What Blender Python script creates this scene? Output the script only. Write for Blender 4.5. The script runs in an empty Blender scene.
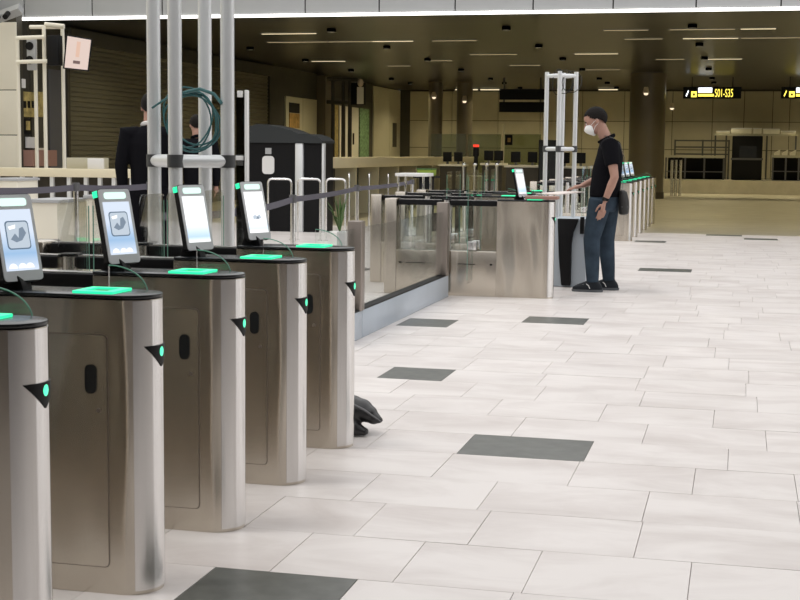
import bpy, bmesh, math, random
from mathutils import Vector, Matrix
random.seed(7)
rnd = random.random
col = bpy.context.scene.collection
scene = bpy.context.scene

# ------------------------------------------------------------------ camera
FPX, YAW, PITCH, ROLL, CH = 1392.7, math.radians(13.647), math.radians(6.062), math.radians(0.590), 1.35
_f = Vector((-math.sin(YAW) * math.cos(PITCH), math.cos(YAW) * math.cos(PITCH), -math.sin(PITCH)))
_r0 = Vector((math.cos(YAW), math.sin(YAW), 0))
_u0 = _r0.cross(_f)
_r = math.cos(ROLL) * _r0 + math.sin(ROLL) * _u0
_u = -math.sin(ROLL) * _r0 + math.cos(ROLL) * _u0
cam = bpy.data.cameras.new('camera')
cam.sensor_fit = 'HORIZONTAL'
cam.sensor_width = 36
cam.lens = FPX / 800 * 36
cam.clip_end = 300
camo = bpy.data.objects.new('camera', cam)
col.objects.link(camo)
camo.matrix_world = Matrix(((_r.x, _u.x, -_f.x, 0), (_r.y, _u.y, -_f.y, 0), (_r.z, _u.z, -_f.z, CH), (0, 0, 0, 1)))
scene.camera = camo
scene.view_settings.view_transform = 'Standard'
scene.view_settings.look = 'None'
scene.view_settings.exposure = 0.0
scene.view_settings.gamma = 1.0
scene.view_settings.use_curve_mapping = False

# ------------------------------------------------------------------ daylight (overcast sky over the glazed atrium)
world = bpy.data.worlds.new('world')
scene.world = world
world.use_nodes = True
world.node_tree.nodes['Background'].inputs[0].default_value = (1.0, 0.992, 0.99, 1)
world.node_tree.nodes['Background'].inputs[1].default_value = 1.3
sun = bpy.data.lights.new('sun', 'SUN')
sun.energy = 0.7
sun.angle = math.radians(12)
sun.color = (1, .97, .92)
suno = bpy.data.objects.new('sun', sun)
col.objects.link(suno)
suno.rotation_euler = Vector((-.30, -.10, .95)).to_track_quat('Z', 'Y').to_euler()


def ray(px, py):
    return _f * FPX + _r * (px - 400) - _u * (py - 300)


def G(px, py, z=0.0):
    """point where the pixel's ray meets the height z"""
    d = ray(px, py)
    return Vector((0, 0, CH)) + d * ((z - CH) / d.z)


def P(px, py, Y):
    """point where the pixel's ray meets the depth Y"""
    d = ray(px, py)
    return Vector((0, 0, CH)) + d * (Y / d.y)


def PX(px, py, X):
    d = ray(px, py)
    return Vector((0, 0, CH)) + d * (X / d.x)


# ------------------------------------------------------------------ materials
MATS = {}


def mat(name, color, rough=.5, metal=0., emit=None, estr=1., var=0., nscale=8., bump=0., bscale=40., stretch=(1, 1, 1), randv=0., spec=.5):
    m = bpy.data.materials.new(name)
    m.use_nodes = True
    nt = m.node_tree
    b = nt.nodes['Principled BSDF']
    b.inputs['Base Color'].default_value = (*color, 1)
    b.inputs['Roughness'].default_value = rough
    b.inputs['Metallic'].default_value = metal
    b.inputs['Specular IOR Level'].default_value = spec
    if emit:
        b.inputs['Emission Color'].default_value = (*emit, 1)
        b.inputs['Emission Strength'].default_value = estr
    L = nt.links.new
    if var or bump or randv:
        tc = nt.nodes.new('ShaderNodeTexCoord')
        mp = nt.nodes.new('ShaderNodeMapping')
        mp.inputs['Scale'].default_value = stretch
        L(tc.outputs['Object'], mp.inputs['Vector'])
    if var or randv:
        n = nt.nodes.new('ShaderNodeTexNoise')
        n.inputs['Scale'].default_value = nscale
        n.inputs['Detail'].default_value = 5
        L(mp.outputs[0], n.inputs['Vector'])
        hsv = nt.nodes.new('ShaderNodeHueSaturation')
        hsv.inputs['Color'].default_value = (*color, 1)
        mr = nt.nodes.new('ShaderNodeMapRange')
        mr.inputs['From Min'].default_value = .25
        mr.inputs['From Max'].default_value = .75
        mr.inputs['To Min'].default_value = 1 - var
        mr.inputs['To Max'].default_value = 1 + var
        L(n.outputs['Fac'], mr.inputs['Value'])
        out = mr.outputs[0]
        if randv:
            oi = nt.nodes.new('ShaderNodeObjectInfo')
            m2 = nt.nodes.new('ShaderNodeMapRange')
            m2.inputs['To Min'].default_value = 1 - randv
            m2.inputs['To Max'].default_value = 1 + randv
            L(oi.outputs['Random'], m2.inputs['Value'])
            mu = nt.nodes.new('ShaderNodeMath')
            mu.operation = 'MULTIPLY'
            L(out, mu.inputs[0])
            L(m2.outputs[0], mu.inputs[1])
            out = mu.outputs[0]
        L(out, hsv.inputs['Value'])
        L(hsv.outputs[0], b.inputs['Base Color'])
    if bump:
        n2 = nt.nodes.new('ShaderNodeTexNoise')
        n2.inputs['Scale'].default_value = bscale
        n2.inputs['Detail'].default_value = 3
        L(mp.outputs[0], n2.inputs['Vector'])
        bp = nt.nodes.new('ShaderNodeBump')
        bp.inputs['Strength'].default_value = bump
        bp.inputs['Distance'].default_value = .01
        L(n2.outputs['Fac'], bp.inputs['Height'])
        L(bp.outputs[0], b.inputs['Normal'])
    MATS[name] = m
    return m


def glass_mat(name, tint, gloss=.12, rough=.02):
    m = bpy.data.materials.new(name)
    m.use_nodes = True
    nt = m.node_tree
    nt.nodes.remove(nt.nodes['Principled BSDF'])
    out = nt.nodes['Material Output']
    t = nt.nodes.new('ShaderNodeBsdfTransparent')
    t.inputs[0].default_value = (*tint, 1)
    g = nt.nodes.new('ShaderNodeBsdfGlossy')
    g.inputs['Roughness'].default_value = rough
    fr = nt.nodes.new('ShaderNodeFresnel')
    fr.inputs[0].default_value = 1.3
    ma = nt.nodes.new('ShaderNodeMath')
    ma.operation = 'MULTIPLY_ADD'
    ma.inputs[1].default_value = .45
    ma.inputs[2].default_value = gloss
    mx = nt.nodes.new('ShaderNodeMixShader')
    nt.links.new(fr.outputs[0], ma.inputs[0])
    nt.links.new(ma.outputs[0], mx.inputs[0])
    nt.links.new(t.outputs[0], mx.inputs[1])
    nt.links.new(g.outputs[0], mx.inputs[2])
    nt.links.new(mx.outputs[0], out.inputs[0])
    MATS[name] = m


def floor_mat(name, c1, c2, rough):
    m = bpy.data.materials.new(name)
    m.use_nodes = True
    nt = m.node_tree
    b = nt.nodes['Principled BSDF']
    L = nt.links.new
    ge = nt.nodes.new('ShaderNodeNewGeometry')
    oi = nt.nodes.new('ShaderNodeObjectInfo')
    vm = nt.nodes.new('ShaderNodeVectorMath')
    vm.operation = 'MULTIPLY_ADD'
    vm.inputs[1].default_value = (1.1, 2.2, 1)
    cx = nt.nodes.new('ShaderNodeCombineXYZ')
    mu = nt.nodes.new('ShaderNodeMath')
    mu.operation = 'MULTIPLY'
    mu.inputs[1].default_value = 30
    L(oi.outputs['Random'], mu.inputs[0])
    L(mu.outputs[0], cx.inputs[2])
    L(ge.outputs['Position'], vm.inputs[0])
    L(cx.outputs[0], vm.inputs[2])
    n = nt.nodes.new('ShaderNodeTexNoise')
    n.inputs['Scale'].default_value = 1.5
    n.inputs['Detail'].default_value = 7
    n.inputs['Roughness'].default_value = .6
    n.inputs['Distortion'].default_value = .6
    L(vm.outputs[0], n.inputs['Vector'])
    cr = nt.nodes.new('ShaderNodeValToRGB')
    cr.color_ramp.elements[0].position = .22
    cr.color_ramp.elements[1].position = .60
    cr.color_ramp.elements[0].color = (*c1, 1)
    cr.color_ramp.elements[1].color = (*c2, 1)
    L(n.outputs['Fac'], cr.inputs[0])
    hsv = nt.nodes.new('ShaderNodeHueSaturation')
    mr = nt.nodes.new('ShaderNodeMapRange')
    mr.inputs['To Min'].default_value = .985
    mr.inputs['To Max'].default_value = 1.012
    L(oi.outputs['Random'], mr.inputs['Value'])
    L(mr.outputs[0], hsv.inputs['Value'])
    L(cr.outputs[0], hsv.inputs['Color'])
    L(hsv.outputs[0], b.inputs['Base Color'])
    n3 = nt.nodes.new('ShaderNodeTexNoise')
    n3.inputs['Scale'].default_value = 2.3
    L(ge.outputs['Position'], n3.inputs['Vector'])
    m3 = nt.nodes.new('ShaderNodeMapRange')
    m3.inputs['To Min'].default_value = rough - .08
    m3.inputs['To Max'].default_value = rough + .1
    L(n3.outputs['Fac'], m3.inputs['Value'])
    L(m3.outputs[0], b.inputs['Roughness'])
    MATS[name] = m


ANISO_ROT = 0.25


def steel_mat(name, color, rough, wave, aniso=0):
    m = bpy.data.materials.new(name)
    m.use_nodes = True
    nt = m.node_tree
    L = nt.links.new
    b = nt.nodes['Principled BSDF']
    b.inputs['Metallic'].default_value = 1
    b.inputs['Base Color'].default_value = (*color, 1)
    if aniso:
        b.inputs['Anisotropic'].default_value = aniso
        b.inputs['Anisotropic Rotation'].default_value = ANISO_ROT
        tg = nt.nodes.new('ShaderNodeTangent')
        tg.direction_type = 'RADIAL'
        tg.axis = 'Z'
        L(tg.outputs[0], b.inputs['Tangent'])
    tc = nt.nodes.new('ShaderNodeTexCoord')
    oi = nt.nodes.new('ShaderNodeObjectInfo')
    ad = nt.nodes.new('ShaderNodeVectorMath')
    ad.operation = 'MULTIPLY_ADD'
    ad.inputs[1].default_value = (1, 1, 1)
    L(tc.outputs['Object'], ad.inputs[0])
    L(oi.outputs['Random'], ad.inputs[2])
    # fine brushed grain in the roughness
    mp = nt.nodes.new('ShaderNodeMapping')
    mp.inputs['Scale'].default_value = (400, 400, 2)
    L(ad.outputs[0], mp.inputs[0])
    n = nt.nodes.new('ShaderNodeTexNoise')
    n.inputs['Scale'].default_value = 1
    n.inputs['Detail'].default_value = 2
    L(mp.outputs[0], n.inputs['Vector'])
    mr = nt.nodes.new('ShaderNodeMapRange')
    mr.inputs['To Min'].default_value = rough - .02
    mr.inputs['To Max'].default_value = rough + .03
    L(n.outputs['Fac'], mr.inputs['Value'])
    L(mr.outputs[0], b.inputs['Roughness'])
    # slow dents of thin sheet metal
    mp2 = nt.nodes.new('ShaderNodeMapping')
    mp2.inputs['Scale'].default_value = (7, 7, 2.2)
    L(ad.outputs[0], mp2.inputs[0])
    n2 = nt.nodes.new('ShaderNodeTexNoise')
    n2.inputs['Scale'].default_value = 1
    n2.inputs['Detail'].default_value = 0
    L(mp2.outputs[0], n2.inputs['Vector'])
    bp = nt.nodes.new('ShaderNodeBump')
    bp.inputs['Strength'].default_value = wave
    bp.inputs['Distance'].default_value = .02
    L(n2.outputs['Fac'], bp.inputs['Height'])
    L(bp.outputs[0], b.inputs['Normal'])
    MATS[name] = m


def emis(name, color, strength, base=(.02, .02, .02), rough=.4):
    return mat(name, base, rough, emit=color, estr=strength)


def screen_mat(name, top, bottom, split, strength):
    """flat picture shown on a screen: a vertical blend between two colours"""
    m = bpy.data.materials.new(name)
    m.use_nodes = True
    nt = m.node_tree
    L = nt.links.new
    b = nt.nodes['Principled BSDF']
    b.inputs['Base Color'].default_value = (.02, .02, .02, 1)
    b.inputs['Roughness'].default_value = .15
    tc = nt.nodes.new('ShaderNodeTexCoord')
    sp = nt.nodes.new('ShaderNodeSeparateXYZ')
    L(tc.outputs['Generated'], sp.inputs[0])
    cr = nt.nodes.new('ShaderNodeValToRGB')
    cr.color_ramp.elements[0].position = split[0]
    cr.color_ramp.elements[1].position = split[1]
    cr.color_ramp.elements[0].color = (*bottom, 1)
    cr.color_ramp.elements[1].color = (*top, 1)
    e = cr.color_ramp.elements.new(.02)
    e.color = (*top, 1)
    L(sp.outputs[2], cr.inputs[0])
    L(cr.outputs[0], b.inputs['Emission Color'])
    b.inputs['Emission Strength'].default_value = strength
    MATS[name] = m


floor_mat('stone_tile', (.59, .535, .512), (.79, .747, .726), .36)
mat('slate_tile', (.125, .13, .12), .32, var=.25, nscale=6)
mat('joint', (.60, .565, .545), .8)
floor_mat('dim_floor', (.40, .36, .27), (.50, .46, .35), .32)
steel_mat('steel', (.60, .548, .475), .22, .95, .75)
steel_mat('steel_cap', (.75, .735, .72), .22, .03, .93)
steel_mat('chrome', (.82, .82, .82), .12, .02)
steel_mat('alu', (.74, .76, .77), .42, .02)
M_ALU = MATS['alu'].node_tree.nodes['Principled BSDF'].inputs['Metallic']
M_ALU.default_value = .45
mat('black_plate', (.012, .014, .016), .25)
mat('can_black', (.0006, .0006, .0006), .9, spec=0)
mat('black', (.006, .006, .007), .5, spec=.2)
mat('roof_grey', (.030, .034, .036), .5, spec=.3)
mat('rubber', (.02, .02, .02), .7)
mat('dark_grey', (.10, .10, .105), .55)
mat('collar_grey', (.055, .058, .06), .5)
mat('white_plastic', (.78, .78, .77), .4)
mat('grey_plastic', (.42, .43, .44), .4)
mat('bezel', (.60, .61, .63), .35)
emis('green', (.02, .80, .36), 1.5)
emis('green_soft', (.01, .16, .085), 1.0)
emis('green_lens', (.08, .85, .45), 1.6)
emis('light_bar', (.75, 1.0, .90), 1.15)
screen_mat('screen_pic', (.74, .83, .97), (.36, .56, .82), (.28, .62), 1.0)
screen_mat('screen_plain', (.98, 1.0, 1.0), (.50, .70, .92), (.12, .42), 1.15)
screen_mat('screen_white', (1.0, 1.0, 1.0), (.72, .86, .98), (.10, .35), 1.2)
emis('pic_frame', (.10, .16, .24), 1)
emis('pic_paper', (.55, .63, .72), 1)
emis('pic_mark', (.20, .26, .34), 1)
emis('pic_white', (1, 1, 1), 1.1)
emis('led', (1.0, .98, .94), 3.0)
emis('strip', (1.0, .84, .52), 1.1)
emis('strip_dim', (1.0, .80, .46), .38)
glass_mat('glass', (.978, .994, .987), .012)
glass_mat('glass_clear', (.985, .996, .992), .01)
glass_mat('glass_olive', (.62, .66, .52), .06, .15)
glass_mat('glass_dark', (.25, .26, .26), .10)
mat('glass_edge', (.16, .36, .28), .25)
mat('plinth', (.47, .53, .60), .35, var=.05, nscale=3)
mat('post_brown', (.30, .26, .23), .35, metal=.6)
mat('fascia', (.43, .445, .455), .5, var=.03, nscale=2)
mat('ceiling_dark', (.018, .0172, .0135), .28, var=.15, nscale=.8, spec=.22)
mat('wall_beige', (.50, .455, .325), .5, var=.06, nscale=2, randv=.05)
mat('wall_white', (.82, .78, .66), .5, var=.03, nscale=2)
mat('wall_cream', (.60, .56, .41), .5, var=.04, nscale=1)
mat('wall_dark', (.055, .050, .036), .6, var=.2, nscale=2)
mat('hall_brown', (.17, .145, .115), .6, var=.2, nscale=.6)
mat('shutter', (.20, .185, .135), .42, metal=.5)
mat('column', (.125, .105, .070), .30, var=.15, nscale=1)
mat('counter', (.74, .67, .49), .4, var=.04, nscale=2)
mat('counter_dark', (.05, .043, .03), .5, var=.2, nscale=3)
mat('belt', (.105, .10, .125), .8)
mat('cable', (.03, .13, .135), .45)
mat('skin', (.40, .225, .17), .5, var=.08, nscale=18)
mat('hair', (.010, .008, .007), .7, bump=.9, bscale=90, spec=.15)
mat('shirt', (.006, .006, .008), .9, bump=.25, bscale=18, spec=.08)
mat('jeans', (.036, .053, .074), .9, spec=.1, var=.35, nscale=7, bump=.35, bscale=14)
mat('shoe', (.008, .012, .017), .5, spec=.3)
mat('sole', (.10, .11, .12), .6)
mat('mask', (.82, .83, .82), .8)
mat('white_cloth', (.75, .74, .72), .8)
mat('bag', (.025, .025, .027), .33, bump=.5, bscale=9)
mat('paper', (.80, .72, .68), .6)
mat('wood_board', (.34, .19, .15), .5)
mat('plant', (.06, .13, .03), .5, var=.4, nscale=20)
mat('green_box', (.25, .36, .04), .5)
mat('poster_yellow', (.42, .33, .12), .6, var=.5, nscale=9)
mat('poster_green', (.20, .34, .17), .6, var=.6, nscale=14)
mat('poster_orange', (.40, .24, .07), .6, var=.5, nscale=6)
emis('tv_pic', (.76, .60, .53), 1.0)
emis('tv_fig', (.76, .50, .38), 1.0)
emis('tv_text', (.16, .10, .09), 1.0)
emis('sign_yellow', (1.0, .80, .10), 2.0)
emis('sign_white', (.92, .95, 1.0), 2.2)
emis('red_lamp', (1.0, .05, .02), 1.2)
emis('lit_tray', (.95, .88, .58), .55, base=(.6, .55, .4))
mat('lamp_shade', (.6, .5, .36), .4)
emis('bulb', (1.0, .80, .55), 1.2)
mat('tray', (.50, .47, .36), .45)
mat('case_blue', (.50, .56, .62), .4)

M = MATS


# ------------------------------------------------------------------ mesh helpers
class MB:
    def __init__(s):
        s.v = []
        s.f = []

    def add(s, vs, fs):
        o = len(s.v)
        s.v += [tuple(v) for v in vs]
        s.f += [tuple(i + o for i in f) for f in fs]
        return s

    def box(s, x0, x1, y0, y1, z0, z1):
        vs = [(x, y, z) for z in (z0, z1) for y in (y0, y1) for x in (x0, x1)]
        return s.add(vs, [(0, 2, 3, 1), (4, 5, 7, 6), (0, 1, 5, 4), (2, 6, 7, 3), (0, 4, 6, 2), (1, 3, 7, 5)])

    def prism(s, poly, z0, z1, axis='z'):
        """extrude a 2-D polygon; axis z: (x,y)->z ; axis y: (x,z)->y ; axis x: (y,z)->x"""
        n = len(poly)
        if axis == 'z':
            mk = lambda a, b, c: (a, b, c)
        elif axis == 'y':
            mk = lambda a, b, c: (a, c, b)
        else:
            mk = lambda a, b, c: (c, a, b)
        vs = [mk(a, b, z0) for a, b in poly] + [mk(a, b, z1) for a, b in poly]
        fs = [tuple(range(n)), tuple(range(2 * n - 1, n - 1, -1))]
        fs += [(i, i + n, (i + 1) % n + n, (i + 1) % n) for i in range(n)]
        return s.add(vs, fs)

    def cyl(s, a, b, r, n=16, r2=None):
        return s.tube([a, b], [r, r if r2 is None else r2], n)

    def tube(s, path, rad, n=10, closed=False, ell=None):
        path = [Vector(p) for p in path]
        if not hasattr(rad, '__len__'):
            rad = [rad] * len(path)
        m = len(path)
        vs, fs = [], []
        prev = None
        for i, p in enumerate(path):
            if closed:
                t = path[(i + 1) % m] - path[i - 1]
            else:
                t = path[min(i + 1, m - 1)] - path[max(i - 1, 0)]
            t.normalize()
            if prev is None:
                ref = Vector((0, 0, 1)) if abs(t.z) < .9 else Vector((1, 0, 0))
                a = t.cross(ref).normalized()
            else:
                a = (prev - t * prev.dot(t)).normalized()
            prev = a
            b = t.cross(a)
            ea, eb = (1, 1) if ell is None else ell
            for k in range(n):
                w = 2 * math.pi * k / n
                vs.append(p + a * (math.cos(w) * rad[i] * ea) + b * (math.sin(w) * rad[i] * eb))
        rng = m if closed else m - 1
        for i in range(rng):
            for k in range(n):
                i2 = (i + 1) % m
                fs.append((i * n + k, i * n + (k + 1) % n, i2 * n + (k + 1) % n, i2 * n + k))
        if not closed:
            fs.append(tuple(range(n - 1, -1, -1)))
            fs.append(tuple((m - 1) * n + k for k in range(n)))
        return s.add(vs, fs)

    def rings(s, rr, n=20, tilt=0):
        """rr: (cx, cy, z, ax, ay)"""
        vs, fs = [], []
        for cx, cy, z, ax, ay in rr:
            for k in range(n):
                w = 2 * math.pi * k / n
                vs.append((cx + ax * math.cos(w), cy + ay * math.sin(w), z + tilt * math.cos(w) * ax))
        for i in range(len(rr) - 1):
            for k in range(n):
                fs.append((i * n + k, i * n + (k + 1) % n, (i + 1) * n + (k + 1) % n, (i + 1) * n + k))
        fs.append(tuple(range(n - 1, -1, -1)))
        fs.append(tuple((len(rr) - 1) * n + k for k in range(n)))
        return s.add(vs, fs)

    def ball(s, c, rx, ry, rz, n=16, m=10, rot=None):
        vs, fs = [], []
        c = Vector(c)
        for i in range(m + 1):
            t = math.pi * i / m
            for k in range(n):
                w = 2 * math.pi * k / n
                d = Vector((rx * math.sin(t) * math.cos(w), ry * math.sin(t) * math.sin(w), rz * math.cos(t)))
                if rot:
                    d = rot @ d
                vs.append(c + d)
        for i in range(m):
            for k in range(n):
                fs.append((i * n + k, (i + 1) * n + k, (i + 1) * n + (k + 1) % n, i * n + (k + 1) % n))
        return s.add(vs, fs)

    def xf(s, mtx):
        s.v = [tuple(mtx @ Vector(v)) for v in s.v]
        return s

    def mesh(s, name, material=None, bevel=0, smooth=True, angle=35):
        me = bpy.data.meshes.new(name)
        off = Vector((0, 0, 0))
        me.from_pydata(s.v, [], s.f)
        bm = bmesh.new()
        bm.from_mesh(me)
        bmesh.ops.remove_doubles(bm, verts=bm.verts, dist=1e-6)
        bmesh.ops.dissolve_degenerate(bm, edges=bm.edges, dist=1e-7)
        bmesh.ops.recalc_face_normals(bm, faces=bm.faces)
        if bevel:
            es = [e for e in bm.edges if len(e.link_faces) == 2 and e.calc_face_angle(0) > .6]
            bmesh.ops.bevel(bm, geom=es, offset=bevel, segments=2, profile=.5, affect='EDGES', clamp_overlap=True)
        bm.to_mesh(me)
        bm.free()
        if smooth:
            me.polygons.foreach_set('use_smooth', [True] * len(me.polygons))
            me.set_sharp_from_angle(angle=math.radians(angle))
        if material:
            me.materials.append(M[material])
        return me

    def build(s, name, material, parent=None, bevel=0, smooth=True, angle=35, label=None):
        off = Vector((0, 0, 0))
        p = parent
        while p is not None:
            off += p.location
            p = p.parent
        if off.length > 0:
            s.v = [(v[0] - off.x, v[1] - off.y, v[2] - off.z) for v in s.v]
        me = s.mesh(name, material, bevel, smooth, angle)
        o = bpy.data.objects.new(name, me)
        col.objects.link(o)
        o.parent = parent
        if label:
            o['label'] = label
        return o


def mb():
    return MB()


def origin_to_base(o):
    """put a single-mesh thing's origin at its base centre"""
    vs = [v.co for v in o.data.vertices]
    c = Vector(((min(v.x for v in vs) + max(v.x for v in vs)) / 2, (min(v.y for v in vs) + max(v.y for v in vs)) / 2, min(v.z for v in vs)))
    o.data.transform(Matrix.Translation(-c))
    o.location = c
    return o


def tag(o, label, cat, group=None, kind=None):
    o['label'] = label
    o['category'] = cat
    if group:
        o['group'] = group
    if kind:
        o['kind'] = kind
    return o


def thing(name, loc, label, cat, group=None):
    o = bpy.data.objects.new(name, None)
    col.objects.link(o)
    o.location = loc
    o.empty_display_size = .1
    return tag(o, label, cat, group)


def struct(o):
    o['kind'] = 'structure'
    return o


def copy_tree(o, parent=None):
    c = o.copy()
    col.objects.link(c)
    c.parent = parent
    for ch in list(o.children):
        copy_tree(ch, c)
    return c


def place(proto, used, loc, label, rotz=0):
    """first call moves the prototype itself, later calls copy it"""
    o = proto if not used else copy_tree(proto)
    used.append(1)
    o.location = loc
    o.rotation_euler = (0, 0, rotz)
    o['label'] = label
    return o


def arc(cx, cy, r, a0, a1, n):
    return [(cx + r * math.cos(a0 + (a1 - a0) * i / n), cy + r * math.sin(a0 + (a1 - a0) * i / n)) for i in range(n + 1)]


def rrect(x0, x1, y0, y1, r, n=4):
    p = []
    for cx, cy, a in ((x1 - r, y1 - r, 0), (x0 + r, y1 - r, 90), (x0 + r, y0 + r, 180), (x1 - r, y0 + r, 270)):
        p += arc(cx, cy, r, math.radians(a), math.radians(a + 90), n)
    return p


def text_mesh(body, name, size, material, parent, mtx):
    """lettering as flat mesh (local x right, y up)"""
    cu = bpy.data.curves.new(name, 'FONT')
    cu.body = body
    cu.size = size
    cu.extrude = .002
    cu.align_x = 'LEFT'
    o = bpy.data.objects.new(name, cu)
    col.objects.link(o)
    dg = bpy.context.evaluated_depsgraph_get()
    me = bpy.data.meshes.new_from_object(o.evaluated_get(dg))
    bpy.data.objects.remove(o)
    me.transform(mtx)
    me.materials.clear()
    me.materials.append(M[material])
    o = bpy.data.objects.new(name, me)
    col.objects.link(o)
    o.parent = parent
    return o


def remeshed(m, name, material, voxel, smooth_iter=6, parent=None):
    """join overlapping volumes into one continuous skin"""
    off = Vector((0, 0, 0))
    p = parent
    while p is not None:
        off += p.location
        p = p.parent
    me = bpy.data.meshes.new(name)
    me.from_pydata([(v[0] - off.x, v[1] - off.y, v[2] - off.z) for v in m.v], [], m.f)
    bm = bmesh.new()
    bm.from_mesh(me)
    bmesh.ops.recalc_face_normals(bm, faces=bm.faces)
    bm.to_mesh(me)
    bm.free()
    o = bpy.data.objects.new(name, me)
    col.objects.link(o)
    r = o.modifiers.new('r', 'REMESH')
    r.mode = 'VOXEL'
    r.voxel_size = voxel
    sm = o.modifiers.new('s', 'SMOOTH')
    sm.iterations = smooth_iter
    sm.factor = .5
    dg = bpy.context.evaluated_depsgraph_get()
    me2 = bpy.data.meshes.new_from_object(o.evaluated_get(dg))
    bpy.data.objects.remove(o)
    me2.polygons.foreach_set('use_smooth', [True] * len(me2.polygons))
    me2.materials.clear()
    me2.materials.append(M[material])
    o = bpy.data.objects.new(name, me2)
    col.objects.link(o)
    o.parent = parent
    return o


# ================================================================== SETTING
YE = 24.523       # depth of the fascia / edge of the bright hall
ZC = 3.835        # underside of the low ceiling
XL = -13.45       # left side wall
XR = 8.5
YF = 55.0         # far wall
ZP = .48          # raised platform at the far end
YP = 50.5

floor = struct(mb().box(-16, 20, -14, YE + .01, -.12, -.012).build('floor', 'joint', smooth=False))

# --- floor tiles: rows run across, widths vary; a few are dark slate
unit = mb().box(-.5, .5, -.5, .5, -.02, 0).mesh('tile', None, smooth=False)
unit_l = unit.copy()
unit_l.materials.append(M['stone_tile'])
unit_d = unit.copy()
unit_d.materials.append(M['slate_tile'])
edges = [2.77, 3.235, 3.70, 4.155]
edges += [4.155 + 1.91 / 4 * i for i in (1, 2, 3)] + [6.065, 6.519]
edges += [6.519 + 1.488 / 3 * i for i in (1, 2)] + [8.007, 8.461]
edges += [8.461 + 2.049 / 4 * i for i in (1, 2, 3)] + [10.51, 11.017, 11.471]
edges += [11.471 + 4.944 / 11 * i for i in range(1, 11)] + [16.415, 16.869]
y = 16.869
nfar = 17
edges += [16.869 + (YE - 16.869) / nfar * i for i in range(1, nfar + 1)]
darkspots = [(3.9, -1.617, -1.137), (6.3, -1.203, -.631), (8.2, -2.085, -1.688), (10.7, -2.586, -2.183), (11.2, -1.673, -1.175), (16.6, -1.133, -.524)]
for (a, b, yy) in ((706, 742, 235), (744, 777, 238), (636, 667, 240.5)):
    darkspots.append((G((a + b) / 2, yy).y - .2, G(a, yy).x, G(b, yy).x))
cells = []
rt = random.Random(11)
for i in range(len(edges) - 1):
    y0, y1 = edges[i], edges[i + 1]
    dk = sorted([(a, b) for (yy, a, b) in darkspots if y0 <= yy < y1])
    xs = -13.4 + rt.random() * .5
    lim = 9.0
    segs = []
    for a, b in dk + [(lim, None)]:
        # light tiles from xs to a
        while xs < a - .01:
            w = rt.choice((.41, .50, .57, .62))
            if a - (xs + w) < .26:
                w = a - xs
            segs.append((xs, xs + w, False))
            xs += w
        if b is not None:
            segs.append((a, b, True))
            xs = b
    cells += [(a, b, y0, y1, d) for a, b, d in segs]
near, far = [], []
for c in cells:
    x = (c[0] + c[1]) / 2
    yy = (c[2] + c[3]) / 2
    vis = -2.75 if yy < 13 else -3.2
    if c[4] or (x > vis and x < .075 * yy + .25 and 3.2 < yy):
        near.append(c)
    else:
        far.append(c)
near.sort(key=lambda c: (not c[4], c[2]))
far += near[298:]
near = near[:298]
g = .0013
for (a, b, y0, y1, d) in near:
    o = bpy.data.objects.new('tile', unit_d if d else unit_l)
    col.objects.link(o)
    o.parent = floor
    o.location = ((a + b) / 2, (y0 + y1) / 2, -.0012 * rt.random())
    o.scale = (b - a - 2 * g, y1 - y0 - 2 * g, 1)
    if d:
        o['label'] = 'dark slate floor tile'
m = mb()
for (a, b, y0, y1, d) in far:
    m.box(a + g, b - g, y0 + g, y1 - g, -.02, 0)
rest = m.build('tiles_beyond', 'stone_tile', floor, smooth=False)
rest['kind'] = 'stuff'
m = mb().box(-16, XR, -14, 2.768, -.02, 0)
m.build('floor_behind', 'stone_tile', floor, smooth=False)
m = mb().box(XR + .5, 20, 2.768, YE, -.02, 0)
m.build('floor_outside', 'stone_tile', floor, smooth=False)

# --- dim floor under the low ceiling and the raised platform at its end
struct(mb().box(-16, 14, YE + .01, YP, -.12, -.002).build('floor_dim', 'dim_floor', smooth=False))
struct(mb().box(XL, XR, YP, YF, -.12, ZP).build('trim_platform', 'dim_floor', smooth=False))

# --- low ceiling, fascia with panels and light line
ceil = struct(mb().box(-18, 14, YE + .03, YF + .5, ZC, ZC + .25).build('ceiling', 'ceiling_dark', smooth=False))
fas = struct(mb().box(-18, 14, YE + .05, YE + .25, ZC + .02, ZC + 2.6).build('wall_fascia', 'black', smooth=False))
jx = [-52, 24, 92, 162, 233, 305, 379, 455, 533, 613, 696, 781]
xs = [P(a, 8, YE).x for a in jx]
st = xs[-1] - xs[-2]
while xs[-1] < 12:
    xs.append(xs[-1] + st)
while xs[0] > -17:
    xs.insert(0, xs[0] - 1.36)
for a, b in zip(xs[:-1], xs[1:]):
    mb().box(a + .012, b - .012, YE, YE + .05, ZC + .012, ZC + 1.2).build('panel', 'fascia', fas, bevel=.006)
    mb().box(a + .012, b - .012, YE, YE + .05, ZC + 1.225, ZC + 2.5).build('panel', 'fascia', fas, bevel=.006)
lx0 = P(19, 17, YE).x
tag(mb().box(lx0, 10, YE - .015, YE + .02, ZC - .060, ZC - .003).build('light_strip', 'led'), 'bright white light line along the lower edge of the grey fascia', 'light strip')

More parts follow.
